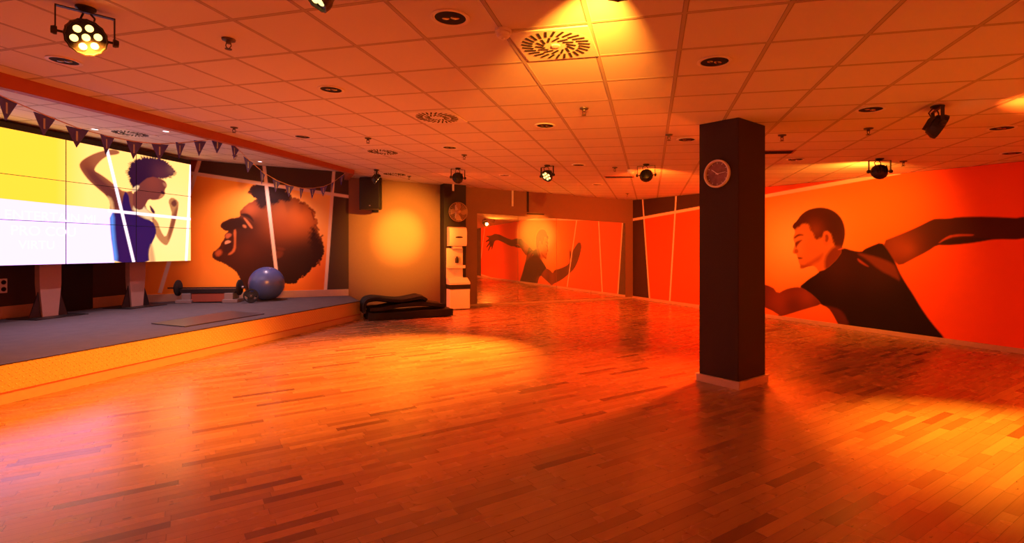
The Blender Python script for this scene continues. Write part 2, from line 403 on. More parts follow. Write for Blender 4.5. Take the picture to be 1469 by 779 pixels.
a_ = lambda *p: A.px(p, CAo, kA); b_ = lambda *p: A.px(p, CBk, kB); c_ = lambda *p: A.px(p, CCo, kC)
SK, SKD, SH, HR = (.30, .055, .016), (.055, .012, .007), (.010, .004, .0035), (.075, .018, .008)
# back arm with its hand (the hand is seen in the mirror only)
arm = c_((195, 372), (330, 320), (480, 255), (600, 193), (640, 185), (720, 189), (800, 175), (950, 171), (1100, 174), (1330, 185))
arm += [mir(*p) for p in ((175, 190), (135, 212), (95, 212), (96, 222), (125, 230), (90, 258), (92, 268), (128, 252), (94, 305), (100, 312), (130, 275), (108, 333), (114, 340), (140, 290), (138, 322), (144, 325), (155, 285), (166, 252), (200, 248))]
arm += c_((1330, 355), (1100, 350), (950, 378), (800, 395), (700, 401), (640, 396), (560, 450), (450, 505), (340, 565), (300, 530), (270, 480))
am = A.mask(arm, .02, 1); A.put(am, SKD)
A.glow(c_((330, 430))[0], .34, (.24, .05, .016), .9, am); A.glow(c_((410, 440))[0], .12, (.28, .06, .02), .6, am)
A.put(A.mask(c_((640, 392), (690, 345), (760, 312), (930, 312), (930, 324), (780, 330), (710, 352)), .02), (.46, .075, .03))
A.put(A.mask(c_((655, 385), (720, 355), (900, 338), (1100, 345), (950, 370), (780, 388)), .02), (.03, .010, .008))
# front arm and open hand (hand hidden behind the pillar, seen in the mirror)
fa = b_((265, 180), (310, 200), (370, 240), (430, 300), (440, 322), (330, 352), (200, 392), (130, 415), (60, 420))
fa += [mir(*p) for p in ((620, 602), (700, 566), (760, 515), (800, 478), (832, 410), (850, 345), (858, 300), (850, 264), (838, 266), (826, 268), (805, 300), (788, 330), (776, 360), (768, 318), (761, 330), (760, 390), (764, 425), (740, 450), (680, 477), (640, 486))]
fa += b_((90, 235), (150, 200), (210, 184))
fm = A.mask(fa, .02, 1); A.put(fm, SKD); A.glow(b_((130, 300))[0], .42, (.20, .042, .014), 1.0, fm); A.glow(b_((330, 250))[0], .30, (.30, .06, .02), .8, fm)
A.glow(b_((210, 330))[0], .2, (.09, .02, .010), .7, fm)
# torso in a dark T-shirt
to = a_((480, 700), (530, 600), (640, 500), (720, 492), (800, 518), (885, 530))+c_((60, 430), (110, 408), (195, 374), (235, 425), (272, 482), (302, 532), (335, 610), (365, 665), (412, 740))
to += b_((1181, 226), (1250, 345), (1330, 460), (1455, 607), (1440, 640), (600, 520), (575, 470), (535, 395), (500, 345), (440, 322), (430, 300), (370, 240), (310, 200), (265, 180), (300, 150), (350, 110), (400, 80), (430, 55))
tm = A.mask(to, .018, 1); A.put(tm, SH)
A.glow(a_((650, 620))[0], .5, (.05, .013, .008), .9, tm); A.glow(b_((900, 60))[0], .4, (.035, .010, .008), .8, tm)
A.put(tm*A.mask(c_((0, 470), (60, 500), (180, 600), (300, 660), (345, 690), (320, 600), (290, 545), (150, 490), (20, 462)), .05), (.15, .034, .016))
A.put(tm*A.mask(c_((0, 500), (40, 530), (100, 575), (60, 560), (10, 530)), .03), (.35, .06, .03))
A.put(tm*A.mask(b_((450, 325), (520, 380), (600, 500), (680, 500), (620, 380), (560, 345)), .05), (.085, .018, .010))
# head
HEAD = a_((240, 300), (250, 270), (285, 238), (320, 185), (380, 140), (450, 120), (520, 115), (590, 130), (650, 165), (700, 220), (728, 300), (731, 380), (715, 450), (700, 490), (690, 560), (560, 690), (480, 715), (478, 690), (440, 655), (400, 662), (365, 672), (330, 688), (310, 680), (314, 650), (300, 625), (298, 605), (290, 590), (285, 565), (278, 546), (250, 543), (243, 527), (256, 490), (268, 455), (254, 425), (250, 392), (266, 352), (262, 322))
hm = A.mask(HEAD, .014, 1); A.put(hm, (.62, .20, .045))
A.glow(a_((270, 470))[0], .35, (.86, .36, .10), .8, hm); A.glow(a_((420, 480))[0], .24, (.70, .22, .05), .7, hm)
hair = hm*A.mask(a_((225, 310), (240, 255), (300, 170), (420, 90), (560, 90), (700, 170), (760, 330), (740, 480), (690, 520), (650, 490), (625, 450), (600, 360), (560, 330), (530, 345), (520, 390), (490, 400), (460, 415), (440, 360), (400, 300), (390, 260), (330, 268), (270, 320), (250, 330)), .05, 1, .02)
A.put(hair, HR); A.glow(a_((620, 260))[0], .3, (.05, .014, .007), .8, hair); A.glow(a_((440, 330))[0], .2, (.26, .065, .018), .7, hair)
A.put(hm*A.mask(a_((545, 700), (540, 590), (600, 500), (650, 470), (720, 480), (700, 560), (600, 690)), .07), (.20, .045, .018))
A.put(hm*A.mask(a_((478, 690), (400, 640), (330, 655), (312, 640), (320, 690), (420, 660), (470, 715)), .045), (.34, .085, .025))
A.put(hm*A.mask(a_((430, 640), (500, 610), (530, 540), (500, 560), (430, 610), (370, 640), (380, 665)), .08), (.42, .10, .03))
A.put(hm*A.mask(a_((250, 395), (262, 408), (300, 378), (350, 375), (330, 362), (290, 362)), .03), (.13, .03, .01))
A.put(hm*A.mask(a_((262, 445), (290, 425), (340, 412), (310, 440), (285, 470), (275, 500), (266, 470)), .03), (.17, .04, .013))
A.put(hm*A.mask(a_((262, 500), (290, 500), (300, 530), (278, 546), (255, 540)), .03), (.40, .11, .03))
A.put(hm*A.mask(a_((285, 575), (330, 580), (340, 590), (300, 600)), .02), (.20, .045, .015))
ear = A.mask(a_((528, 345), (560, 332), (590, 350), (608, 400), (600, 450), (560, 470), (530, 460), (522, 410)), .02); A.put(ear, (.60, .18, .045))
A.put(A.mask(a_((545, 370), (570, 365), (580, 400), (565, 440), (545, 430), (550, 400)), .02), (.26, .06, .02))
A.put(A.mask(a_((655, 512), (690, 495), (715, 490), (725, 498), (690, 508)), .015), (.60, .14, .06))
# the white lines cross over the figure
WH = (.86, .70, .55)
A.strip(a0, a1, .075, WH); A.strip(s1a, s1b, .055, WH); A.strip(s2a, s2b, .055, WH)
t3a, t3b = mir(822, 60), mir(742, 622); A.strip(t3a, t3b, .055, WH)
t4a, t4b = mir(100, 40), mir(40, 512); A.strip(t4a, t4b, .055, WH); A.strip(mir(18, 512), mir(135, 548), .055, WH)
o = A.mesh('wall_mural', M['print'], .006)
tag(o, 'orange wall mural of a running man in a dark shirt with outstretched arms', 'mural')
# --- stage wall: the laughing head
A = Art(MURAL, .0, MURAL.len, SZ+.16, lambda x, y: cz(x, y)+SOFF, .013)
kD = 190/871; d_ = lambda *p: A.px(p, (290, 250), kD); e_ = lambda *p: A.px(p, (190, 180), 330/989)
A.C[:] = (1, .28, .014)
A.glow(d_((820, 190))[0], 1.3, (1, .66, .17), 1.0); A.glow(d_((120, 130))[0], .95, (1, .48, .06), .9, p=2); A.glow(d_((150, 690))[0], .95, (1, .42, .05), .8)
A.glow(d_((830, 640))[0], .6, (.70, .12, .012), .7)
HD = d_((350, 74), (380, 70), (420, 74), (460, 84), (500, 94), (545, 105), (562, 150), (600, 165), (650, 190), (700, 215), (732, 260), (745, 320), (750, 362), (772, 420), (790, 490), (780, 540), (760, 580), (720, 610), (690, 640), (640, 682), (590, 716), (556, 722), (530, 700), (500, 760), (300, 790), (262, 722), (248, 680), (225, 640), (182, 607), (130, 580), (85, 565), (65, 540), (70, 512), (98, 495), (120, 470), (128, 445), (150, 420), (145, 402), (166, 385), (175, 372), (150, 372), (125, 350), (119, 330), (142, 310), (190, 290), (245, 284), (252, 268), (246, 250), (262, 226), (300, 195), (350, 170), (358, 160), (335, 150), (316, 122), (330, 95))
hm = A.mask(HD, .016, 1, .012)
rs = np.random.default_rng(5); curl = np.zeros(A.U.size)
for pts, n_, r0, r1 in ((((318, 122), (330, 98), (350, 76), (400, 70), (460, 84), (545, 104), (562, 148), (600, 165)), 46, 5, 15), (((600, 165), (700, 212), (735, 262), (746, 330), (752, 366), (775, 420), (792, 490), (780, 545), (760, 582), (715, 615), (690, 642), (640, 684), (590, 718)), 80, 4, 13)):
    P_ = np.array(pts, float); L_ = np.r_[0, np.cumsum(np.hypot(*np.diff(P_, axis=0).T))]
    for t_ in np.linspace(0, L_[-1], n_):
        c_1 = np.array([np.interp(t_, L_, P_[:, 0]), np.interp(t_, L_, P_[:, 1])])+rs.normal(0, 4, 2); cu, cz_ = d_(c_1)[0]; rr = rs.uniform(r0, r1)*.0037
        curl = np.maximum(curl, np.clip(.5-(np.hypot(A.U-cu, A.Z-cz_)-rr)/.02, 0, 1))
hm = np.maximum(hm, curl); A.put(hm, (.060, .013, .006))
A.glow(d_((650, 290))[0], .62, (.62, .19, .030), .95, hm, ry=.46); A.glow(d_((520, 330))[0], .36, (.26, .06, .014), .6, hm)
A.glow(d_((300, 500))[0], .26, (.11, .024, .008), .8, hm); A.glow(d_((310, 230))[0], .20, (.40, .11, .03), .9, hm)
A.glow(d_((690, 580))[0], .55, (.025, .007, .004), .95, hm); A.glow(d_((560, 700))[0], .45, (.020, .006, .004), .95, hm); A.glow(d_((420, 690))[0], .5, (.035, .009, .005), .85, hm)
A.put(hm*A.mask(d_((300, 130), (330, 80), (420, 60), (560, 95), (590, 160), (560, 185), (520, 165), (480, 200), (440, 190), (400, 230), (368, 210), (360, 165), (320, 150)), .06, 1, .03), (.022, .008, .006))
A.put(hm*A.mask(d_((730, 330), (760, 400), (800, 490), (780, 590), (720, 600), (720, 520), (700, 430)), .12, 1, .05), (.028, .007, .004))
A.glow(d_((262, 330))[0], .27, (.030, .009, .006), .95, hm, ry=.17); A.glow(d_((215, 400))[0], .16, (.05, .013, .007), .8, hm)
A.put(hm*A.mask(d_((122, 335), (150, 312), (245, 288), (270, 300), (285, 330), (255, 350), (210, 362), (185, 378), (150, 365)), .07), (.028, .008, .005))
A.put(hm*A.mask(d_((245, 262), (290, 255), (325, 275), (345, 320), (310, 290), (270, 275)), .03), (.03, .010, .006))
A.put(hm*A.mask(d_((268, 282), (290, 292), (325, 335), (335, 358), (318, 355), (290, 315)), .02), (.55, .20, .07))
A.put(hm*A.mask(d_((265, 330), (290, 335), (292, 355), (270, 350)), .03), (.50, .20, .07))
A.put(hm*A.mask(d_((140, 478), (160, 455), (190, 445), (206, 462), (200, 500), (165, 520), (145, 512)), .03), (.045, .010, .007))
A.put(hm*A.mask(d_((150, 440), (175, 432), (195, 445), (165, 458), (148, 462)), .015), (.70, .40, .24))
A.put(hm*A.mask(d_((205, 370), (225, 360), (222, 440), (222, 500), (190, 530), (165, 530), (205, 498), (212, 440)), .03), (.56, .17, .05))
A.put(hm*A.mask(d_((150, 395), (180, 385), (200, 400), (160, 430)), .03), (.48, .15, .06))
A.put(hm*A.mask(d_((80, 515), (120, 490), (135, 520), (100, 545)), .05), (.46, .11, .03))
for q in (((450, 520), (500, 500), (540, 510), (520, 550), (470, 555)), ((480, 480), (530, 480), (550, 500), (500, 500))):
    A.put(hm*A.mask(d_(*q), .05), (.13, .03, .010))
# stray locks of hair
for x0, y0, x1, y1 in ((740, 330, 770, 370), (770, 420, 795, 400), (700, 220, 740, 250), (720, 245, 738, 300), (770, 560, 772, 600), (640, 190, 670, 195), (380, 60, 350, 66), (300, 120, 325, 130)):
    q = d_((x0, y0), (x1, y1)); A.strip(q[0], q[1], .03, (.20, .05, .015), .02)
DB = (.070, .042, .030)
q0, q1 = e_((100, 182))[0], e_((935, 307))[0]; kk = (q1[1]-q0[1])/(q1[0]-q0[0]); above = np.clip(.5+(A.Z-(q0[1]+kk*(A.U-q0[0])))/.012, 0, 1); A.put(above, DB)
sA, sA2 = e_((292, 140))[0], e_((118, 720))[0]; sB, sB2 = e_((565, 165))[0], e_((622, 655))[0]; sC, sC2 = e_((866, 195))[0], e_((829, 720))[0]
A.put(A.mask([sC, (MURAL.len+1, sC[1]), (MURAL.len+1, 0), (sC2[0], 0), sC2], .012, 0), DB)
A.put(above*A.mask([sA, sA2, (-1, sA2[1]), (-1, 4)], .012, 0), (.22, .04, .015))
A.strip(q0, q1, .075, WH)
for p, q in ((sA, sA2), (sB, sB2), (sC, sC2)): A.strip(p, q, .07, WH)
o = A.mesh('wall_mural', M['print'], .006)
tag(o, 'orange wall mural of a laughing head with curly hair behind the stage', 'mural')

# ------------------------------------------------------------------ video wall
sd_ = np.array([.208, .978]); s0 = np.array([-9.0+.2126*5.86, 5.86]); s1 = np.array([-9.0+.2126*10.66, 10.66])
SCR = Line(s0, s1); SB, ST = 1.268, 3.278; PWn = SCR.len/4
vw = empty('video_wall', SCR.pt(SCR.len/2, SB), 'large lit video wall showing a dancing woman on yellow and white', 'screen')
inv = vw.matrix_world.inverted()
A = Art(SCR, 0, SCR.len, SB, lambda x, y: 0*x+ST, .0125)
g_ = lambda *p: A.px(p, (100, 200), 180/738)
u94 = SCR.hit(94)[0]
A.C[:] = lin(255, 172, 45)*1.9; zc = SCR.uz(94, 200)
A.put(np.clip((A.U-u94+.15)/.5, 0, 1)*.8, lin(255, 182, 105)*1.9); A.glow(g_((620, 560))[0], 1.1, lin(255, 184, 120)*1.9, .8)
l0, l1 = SCR.uz(0, 285), SCR.uz(140, 299); kk = (l1[1]-l0[1])/(l1[0]-l0[0]); below = np.clip(.5-(A.Z-(l0[1]+kk*(A.U-l0[0])))/.012, 0, 1)
A.put(below*(A.U < g_((262, 560))[0][0]), lin(222, 178, 255)*2.0)
SKN, SKS, PUR = lin(176, 92, 58), lin(112, 48, 44), lin(44, 20, 84)
ar = A.mask(g_((295, 72), (262, 58), (215, 62), (150, 80), (100, 105), (65, 130), (54, 155), (75, 195), (110, 240), (160, 285), (215, 330), (240, 370), (232, 430), (340, 420), (380, 300), (320, 310), (270, 275), (230, 240), (180, 205), (142, 185), (150, 160), (185, 120), (225, 95), (285, 88)), .02); A.put(ar, SKN)
A.put(ar*A.mask(g_((60, 150), (120, 150), (200, 240), (300, 310), (330, 420), (240, 420), (215, 340), (120, 250)), .12), SKS); A.glow(g_((90, 140))[0], .15, lin(150, 66, 40), .8, ar)
A.put(ar*A.mask(g_((240, 420), (215, 330), (250, 350), (262, 420)), .05), lin(236, 170, 110))
fo = A.mask(g_((478, 455), (515, 478), (535, 540), (562, 580), (582, 530), (602, 440), (590, 400), (578, 360), (600, 338), (638, 362), (640, 390), (625, 470), (604, 550), (578, 618), (560, 624), (530, 600), (505, 565), (495, 520)), .02); A.put(fo, lin(206, 128, 76)); A.put(fo*A.mask(g_((585, 520), (610, 430), (640, 380), (625, 480), (575, 610)), .06), lin(150, 76, 52))
A.put(fo*A.mask(g_((590, 372), (620, 350), (632, 385), (610, 400)), .03), lin(122, 58, 46))
ch = A.mask(g_((330, 300), (400, 330), (460, 345), (440, 400), (490, 440), (500, 480), (330, 450)), .02); A.put(ch, lin(150, 74, 56))
A.put(ch*A.mask(g_((360, 400), (420, 380), (440, 400), (500, 450), (470, 480), (400, 440)), .05), lin(250, 206, 150))
tk = A.mask(g_((318, 302), (345, 322), (352, 380), (370, 430), (420, 462), (485, 478), (507, 520), (507, 560), (482, 612), (464, 660), (470, 730), (262, 730), (255, 660), (240, 560), (234, 430), (300, 432)), .02); A.put(tk, PUR)
A.put(tk*A.mask(g_((232, 430), (260, 430), (262, 560), (285, 730), (255, 730), (240, 560)), .06), lin(96, 150, 246))
A.put(A.mask(g_((480, 605), (464, 660), (470, 735), (506, 735), (492, 650)), .05), lin(240, 170, 112))
A.put(A.mask(g_((465, 378), (500, 420), (500, 440), (478, 430)), .02), lin(70, 30, 60))
ho = np.array([(372, 288), (356, 262), (346, 228), (340, 190), (346, 160), (362, 134), (388, 116), (430, 106), (480, 104), (528, 112), (570, 134), (600, 160), (622, 190), (604, 214), (566, 228), (530, 232), (490, 240), (450, 262), (410, 290)], float)
spk = []; rs = np.random.default_rng(7); cen = np.array([470, 190.])
for a_1, b_1 in zip(ho, np.roll(ho, -1, 0)):
    for f_ in np.linspace(0, 1, 7)[:-1]:
        q = a_1*(1-f_)+b_1*f_; v = (q-cen)/np.hypot(*(q-cen)); up = 1.0 if q[1] < 235 and q[0] > 340 else .15
        spk.append(tuple(q+v*(rs.uniform(-3, 15) if len(spk) % 2 else rs.uniform(-8, 0))*up))
hr = A.mask(g_(*spk), .03, 0, .010); A.put(hr, lin(52, 18, 48)); A.glow(g_((540, 200))[0], .22, lin(104, 44, 56), .8, hr); A.glow(g_((600, 180))[0], .12, lin(150, 84, 70), .6, hr)
fc = A.mask(g_((400, 270), (470, 215), (545, 235), (566, 252), (572, 275), (556, 298), (562, 322), (535, 350), (490, 358), (465, 350), (445, 380), (420, 420), (370, 400), (372, 310)), .02); A.put(fc, lin(124, 54, 50))
A.glow(g_((490, 250))[0], .2, lin(150, 62, 50), .8, fc); A.put(fc*A.mask(g_((530, 330), (560, 300), (572, 270), (560, 330), (520, 352)), .03), lin(214, 122, 78))
A.put(fc*A.mask(g_((535, 300), (560, 310), (555, 325), (535, 318)), .02), lin(70, 24, 40)); A.put(fc*A.mask(g_((545, 250), (572, 262), (570, 285), (550, 270)), .03), lin(190, 110, 80))
A.put(A.mask(g_((362, 303), (372, 285), (395, 268), (412, 274), (398, 298), (380, 310)), .02), lin(250, 200, 150))
for a, b2, w in (((213, 38), (376, 722), .055), ((225, 418), (722, 470), .05), ((712, 150), (684, 722), .06)):
    q = g_(a, b2); A.strip(q[0], q[1], w, lin(255, 220, 240)*1.7)
disp = A.mesh('display', M['display'], .004, vw); disp.matrix_parent_inverse = inv
b = B(); m = SCR.frame(0, 0)                       # dark casing behind and above
b.box((SCR.len/2, .07, (SB+ST)/2+.045), (SCR.len+.02, .13, ST-SB+.10), m, .004)
o = b.done('casing', M['blackplastic'], vw); o.matrix_parent_inverse = inv
b = B()
for i in range(1, 4): b.box((PWn*i, -.0045, (SB+ST)/2), (.011, .005, ST-SB), m)
for j in range(1, 3): b.box((SCR.len/2, -.0045, SB+(ST-SB)*j/3), (SCR.len, .005, .009), m)
o = b.done('bezel', M['dark'], vw); o.matrix_parent_inverse = inv
mtx = mat('display_lettering', (0, 0, 0), .4, emit=(.75, .515, 1.0), estr=2.07)
for tx, px, py, h_ in (('ENTERTAIN MI', 5, 314, .145), ('PRO COU', 14, 337, .15), ('VIRTU', 26, 357, .13)):
    cu = bpy.data.curves.new('lettering', 'FONT'); cu.body = tx; cu.size = h_*1.4; cu.extrude = .001; cu.materials.append(mtx)
    o = bpy.data.objects.new('lettering', cu); COL.objects.link(o); u, z = SCR.uz(px, py)
    mm = SCR.frame(u, z, .0065) @ Matrix.Rotation(math.pi/2, 4, 'X'); o.parent = vw; o.matrix_parent_inverse = inv; o.matrix_basis = mm
# screen posts
def post(px, py, lab):
    p = on_z(px, py, SZ); fr = SCR.frame(0, 0); fr.translation = p
    fr.translation.z += .002; r = empty('screen_post', fr, lab, 'post', 'posts carrying the video wall')
    B().prism([(-.115, 0), (.115, 0), (.165, .55), (.165, 1.9), (-.165, 1.9), (-.165, .55)], (-.04, .06), 1).done('column', M['postpaint'], r)
    B().box((0, 0, .006), (.80, .62, .012), None, .004).done('base_plate', M['black'], r)
    for sx in (-1, 1):
        B().prism([(sx*.12, .012), (sx*.29, .012), (sx*.16, .42)], (-.008, .008), 1).done('brace', M['black'], r)
    return r
post(70, 454.5, 'pale screen post on stage nearer the front, under the white picture')
post(195, 440.0, 'pale screen post on stage near the laughing head mural')

# ------------------------------------------------------------------ stage
st_f = Line((-3.29-1.648/6.04*13.0, 10.95-13.0), (-3.29, 10.95))
q = st_f.pt(0); b = B()
sp = [(q.x, q.y), (-3.29, 10.95), (C_L[0]+.02, C_L[1]-.02), (C_S[0]+.02, C_S[1]-.02), (LEFT.pt(1.9).x+.02, LEFT.pt(1.9).y)]
stage = empty('stage', Vector((-5.0, 8.0, 0)), 'low carpeted stage with a diamond plate front along the left wall', 'stage'); sinv = stage.matrix_world.inverted()
def sub(o): o.matrix_parent_inverse = sinv; return o
sub(B().prism(sp, (.02, SZ), 2).done('deck', M['carpet'], stage))
def facade(ln, u0, u1, nm, z0, z1, th, mtl, uv=False):
    b = B(); m = ln.frame(0, 0); b.box(((u0+u1)/2, -th/2, (z0+z1)/2), (u1-u0, th, z1-z0), m)
    return sub(b.done(nm, mtl, stage, uv=(lambda co: (float((np.array([co.x, co.y])-ln.p)@ln.d), co.z)) if uv else None))
END = Line((-3.29, 10.95), C_L)
for ln, u1 in ((st_f, st_f.len+.012), (END, END.len-.03)):
    facade(ln, 0, u1, 'riser', .115, SZ-.006, .012, M['plate'], True)
    facade(ln, 0, u1, 'edge_trim', SZ-.010, SZ+.004, .016, M['black'])
    facade(ln, 0, u1, 'skirting', 0.001, .105, .022, M['skirting'])
    facade(ln, 0, u1, 'trim_rail', .105, .119, .028, M['beam'])

# ------------------------------------------------------------------ mirror panels on the back wall
ed = [684, 742.7, 798, 847.7, 897]; et = {684: 306, 742.7: 309.9, 798: 313.6, 847.7: 316.9, 897: 320.2}
labs = ['tall wall mirror panel reflecting the runner\'s rear hand, next to the dark column', 'mirror panel reflecting the runner\'s head and torso',
        'mirror panel reflecting the runner\'s bent forearm', 'mirror panel nearest the far corner, reflecting plain orange and white lines']
for i in range(4):
    (ua, za), (ub_, zb) = BACK.uz(ed[i], et[ed[i]]), BACK.uz(ed[i+1], et[ed[i+1]])
    b = B(); b.prism([(ua+.006, .055), (ub_-.006, .055), (ub_-.006, zb), (ua+.006, za)], (-.012, 0), 1, BACK.frame(0, 0))
    tag(b.done('wall_mirror', M['mirror']), labs[i], 'mirror', 'mirror panels on the back wall')

# ------------------------------------------------------------------ pillar with clock
dL, dR = Vector((-.589, .808, 0)), Vector((.808, .589, 0)); P0 = Vector((2.425, 5.45, 0)); LA, LBn = .475, .56
def pill(e): return [P0-dL*e-dR*e, P0+dR*(LBn+e)-dL*e, P0+dR*(LBn+e)+dL*(LA+e), P0+dL*(LA+e)-dR*e]
pil = empty('pillar', P0, 'free-standing dark square pillar with a pale plinth', 'pillar', None, 'structure'); pinv = pil.matrix_world.inverted()
def slab(e, z0, z1f, nm, mtl):
    b = B(); lo = [b.bm.verts.new((p.x, p.y, z0)) for p in pill(e)]; hi = [b.bm.verts.new((p.x, p.y, z1f(p))) for p in pill(e)]
    b.bm.faces.new(lo[::-1]); b.bm.faces.new(hi)
    for i in range(4): b.bm.faces.new((lo[i], lo[(i+1) % 4], hi[(i+1) % 4], hi[i]))
    bmesh.ops.bevel(b.bm, geom=[e_ for e_ in b.bm.edges if abs(e_.verts[0].co.z-e_.verts[1].co.z) > .04], offset=.006, segments=2, affect='EDGES')
    o = b.done(nm, mtl, pil); o.matrix_parent_inverse = pinv
slab(0, .08, lambda p: ceil_z(p.x, p.y), 'shaft', M['pillar'])
slab(.025, 0, lambda p: .07, 'plinth', M['plinth']); slab(.032, .07, lambda p: .084, 'plinth_cap', M['plinth'])
# clock on the pillar's left face
PF = Line((P0+dL*LA).to_2d(), P0.to_2d()); uc, zc_ = PF.uz(1030, 249.5)
fr = PF.frame(uc, zc_, .0) @ Matrix.Rotation(math.pi/2, 4, 'X')   # local z = out of the face
ck = empty('wall_clock', fr, 'round wall clock with a white rim on the dark pillar', 'clock')
R = .155
B().lathe([(R*.98, .001), (R, .01), (R, .034), (R*.96, .042), (R*.88, .040), (R*.855, .022), (R*.85, .003), (R*.98, .001)], 48).done('rim', M['white'], ck, True)
B().lathe([(R*.9, .006), (R*.9, .014)], 48).done('dial', M['clockface'], ck)
for ang, ln_, w, nm in ((math.radians(143), .085, .010, 'hour_hand'), (math.radians(6), .10, .007, 'minute_hand')):
    mm = Matrix.Rotation(ang, 4, 'Z'); B().prism([(-.018, -w/2), (ln_, -w*.3), (ln_, w*.3), (-.018, w/2)], (.017, .019), 2, mm).done(nm, M['white'], ck)
for k in range(12): B().box((R*.76, 0, .0155), (.020, .005, .003), Matrix.Rotation(k*math.pi/6, 4, 'Z')).done('hour_mark', M['white'], ck)
B().lathe([(.008, .015), (.008, .021)], 12).done('hub', M['white'], ck)

# ------------------------------------------------------------------ back column with fan and hygiene station
CO = Line((np.array(C_L)+BACK.n*.36), (np.array(C_R)+BACK.n*.36)); ua, ub_ = CO.hit(637)[0], CO.hit(668.5)[0]
b = B(); fp = [BACK.pt(ua, 0, .36), BACK.pt(ub_, 0, .36), BACK.pt(ub_, 0, .002), BACK.pt(ua, 0, .002)]
lo = [b.bm.verts.new(p) for p in fp]; hi = [b.bm.verts.new((p.x, p.y, ceil_z(p.x, p.y))) for p in fp]
b.bm.faces.new(lo[::-1]); b.bm.faces.new(hi)
for i in range(4): b.bm.faces.new((lo[i], lo[(i+1) % 4], hi[(i+1) % 4], hi[i]))
cl = structure(b.done('column', M['column'])); cl['label'] = 'dark square column against the back wall'
def cf(px, py, off=0.0): u, z = CO.uz(px, py); return CO.frame(u, z, off)
pxm = CO.hit(653)[1]/F                              # metres per pixel there
S = 1.1                                             # along-wall stretch
t = empty('towel_dispenser', cf(653.5, 339.5, .003), 'white paper towel dispenser at the top of the hygiene station on dark column', 'dispenser')
w, h = 23*pxm*S, 27*pxm
B().prism([(-.0, -h/2), (-.20, -h/2), (-.235, -h/2+.08), (-.235, h/2-.13), (-.20, h/2-.03), (-.12, h/2), (0, h/2)], (-w/2, w/2), 0).done('cover', M['white'], t, True)
B().ball((.02, -.236, -.02), .1, 20, None, (1, .06, .22)).done('slot', M['dark'], t)
B().box((0, -.10, -h/2-.035), (w*.55, .14, .06), None, .01).done('towel', M['white'], t)
t = empty('wall_shelf', cf(651.5, 378, .003), 'white back panel with a small shelf between towel dispenser and bin', 'shelf')
w, h = 22*pxm*S, 44*pxm
B().box((0, -.025, 0), (w, .05, h), None, .006).done('back_panel', M['white'], t)
B().box((.01, -.10, -.105), (w*1.04, .20, .022), None, .005).done('shelf', M['white'], t)
B().box((.01, -.195, -.075), (w*1.04, .012, .07), None, .004).done('front_lip', M['white'], t)
t = empty('spray_bottle', cf(653.5, 377.2, .11), 'small dark spray bottle standing on the white hygiene shelf', 'bottle')
B().lathe([(.042, 0), (.045, .01), (.045, .11), (.018, .15), (.018, .165)], 16).done('body', M['blackplastic'], t, True)
B().box((-.02, 0, .185), (.10, .035, .04), None, .008).box((-.055, 0, .15), (.015, .02, .06), None, .004).done('trigger', M['white'], t)
t = empty('waste_bin', cf(654.5, 441, .0), 'white waste bin with a black band at the foot of the dark column', 'bin')
w = 27*pxm*S; hb = 28*pxm; t.location.z = 0.02
B().box((0, -.16, hb/2), (w, .30, hb), None, .012).done('body', M['white'], t)
B().box((0, -.165, hb+.055), (w*1.03, .315, .11), None, .006).done('band', M['blackplastic'], t)
B().prism([(0, hb+.11), (-.32, hb+.11), (-.32, hb+.16), (-.10, hb+.27), (0, hb+.27)], (-w/2, w/2), 0).done('hood', M['white'], t)
t = empty('wall_fan', cf(655, 304.5, .16), 'round wall fan with a brown wire guard high on the dark column', 'fan')
b = B(); RF = 13*pxm*1.05
mR = Matrix.Rotation(math.pi/2, 4, 'X')
for rr in np.linspace(.05, RF, 9): b.tube([mR @ Vector((rr*math.cos(a), rr*math.sin(a), .07*(1-(rr/RF)**2))) for a in np.linspace(0, 2*math.pi, 33)[:-1]], .004, 5, True)
for a in np.linspace(0, 2*math.pi, 25)[:-1]: b.tube([mR @ Vector((rr*math.cos(a), rr*math.sin(a), .07*(1-(rr/RF)**2))) for rr in (.04, RF*.5, RF)], .003, 5)
b.tube([mR @ Vector((RF*math.cos(a), RF*math.sin(a), -.02)) for a in np.linspace(0, 2*math.pi, 33)[:-1]], .008, 6, True).done('guard', M['brass'], t, True)
b = B()
for k in range(4):
    a = k*math.pi/2
    b.prism([(.03, -.02), (RF*.55, -.08), (RF*.9, -.05), (RF*.9, .09), (RF*.5, .05)], (-.002, .002), 2, mR @ Matrix.Rotation(a, 4, 'Z') @ Matrix.Rotation(.35, 4, 'X'))
b.done('blade', M['brass'], t)
B().lathe([(.0, .085), (.03, .083), (.045, .06), (.05, -.06), (.03, -.12), (.0, -.125)], 20, mR).done('motor', M['brass'], t, True)
B().box((0, .10, 0), (.05, .12, .05), None, .005).box((0, .148, .02), (.09, .02, .34), None, .004).box((0, .08, .16), (.012, .14, .012)).done('bracket', M['whitemetal'], t)
for ln, px, y0, y1, lab in ((BACK, 735, 273, 296, 'short white vertical strip on the brown wall above the mirror'), (CO, 650, 263.5, 274, 'short pale vertical strip near the top of the dark column')):
    ua_, za = ln.uz(px, y0); _, zb = ln.uz(px, y1)
    t = empty('wall_strip', ln.frame(ua_, (za+zb)/2), lab, 'strip')
    B().box((0, -.012, 0), (.05, .024, za-zb), None, .004).done('cover', M['white'], t); B().box((0, -.026, 0), (.018, .006, (za-zb)*.9)).done('ridge', M['white'], t)
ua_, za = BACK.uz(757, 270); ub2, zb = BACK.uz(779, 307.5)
b = B(); fr = BACK.frame(0, 0); b.box((ua_, -.012, (za+zb)/2), (.055, .024, za-zb-.10), fr, .004).box(((ua_+ub2)/2, -.012, zb), (ub2-ua_+.05, .024, .03), fr, .004)  # dark L-shaped strip laid flat on the wall
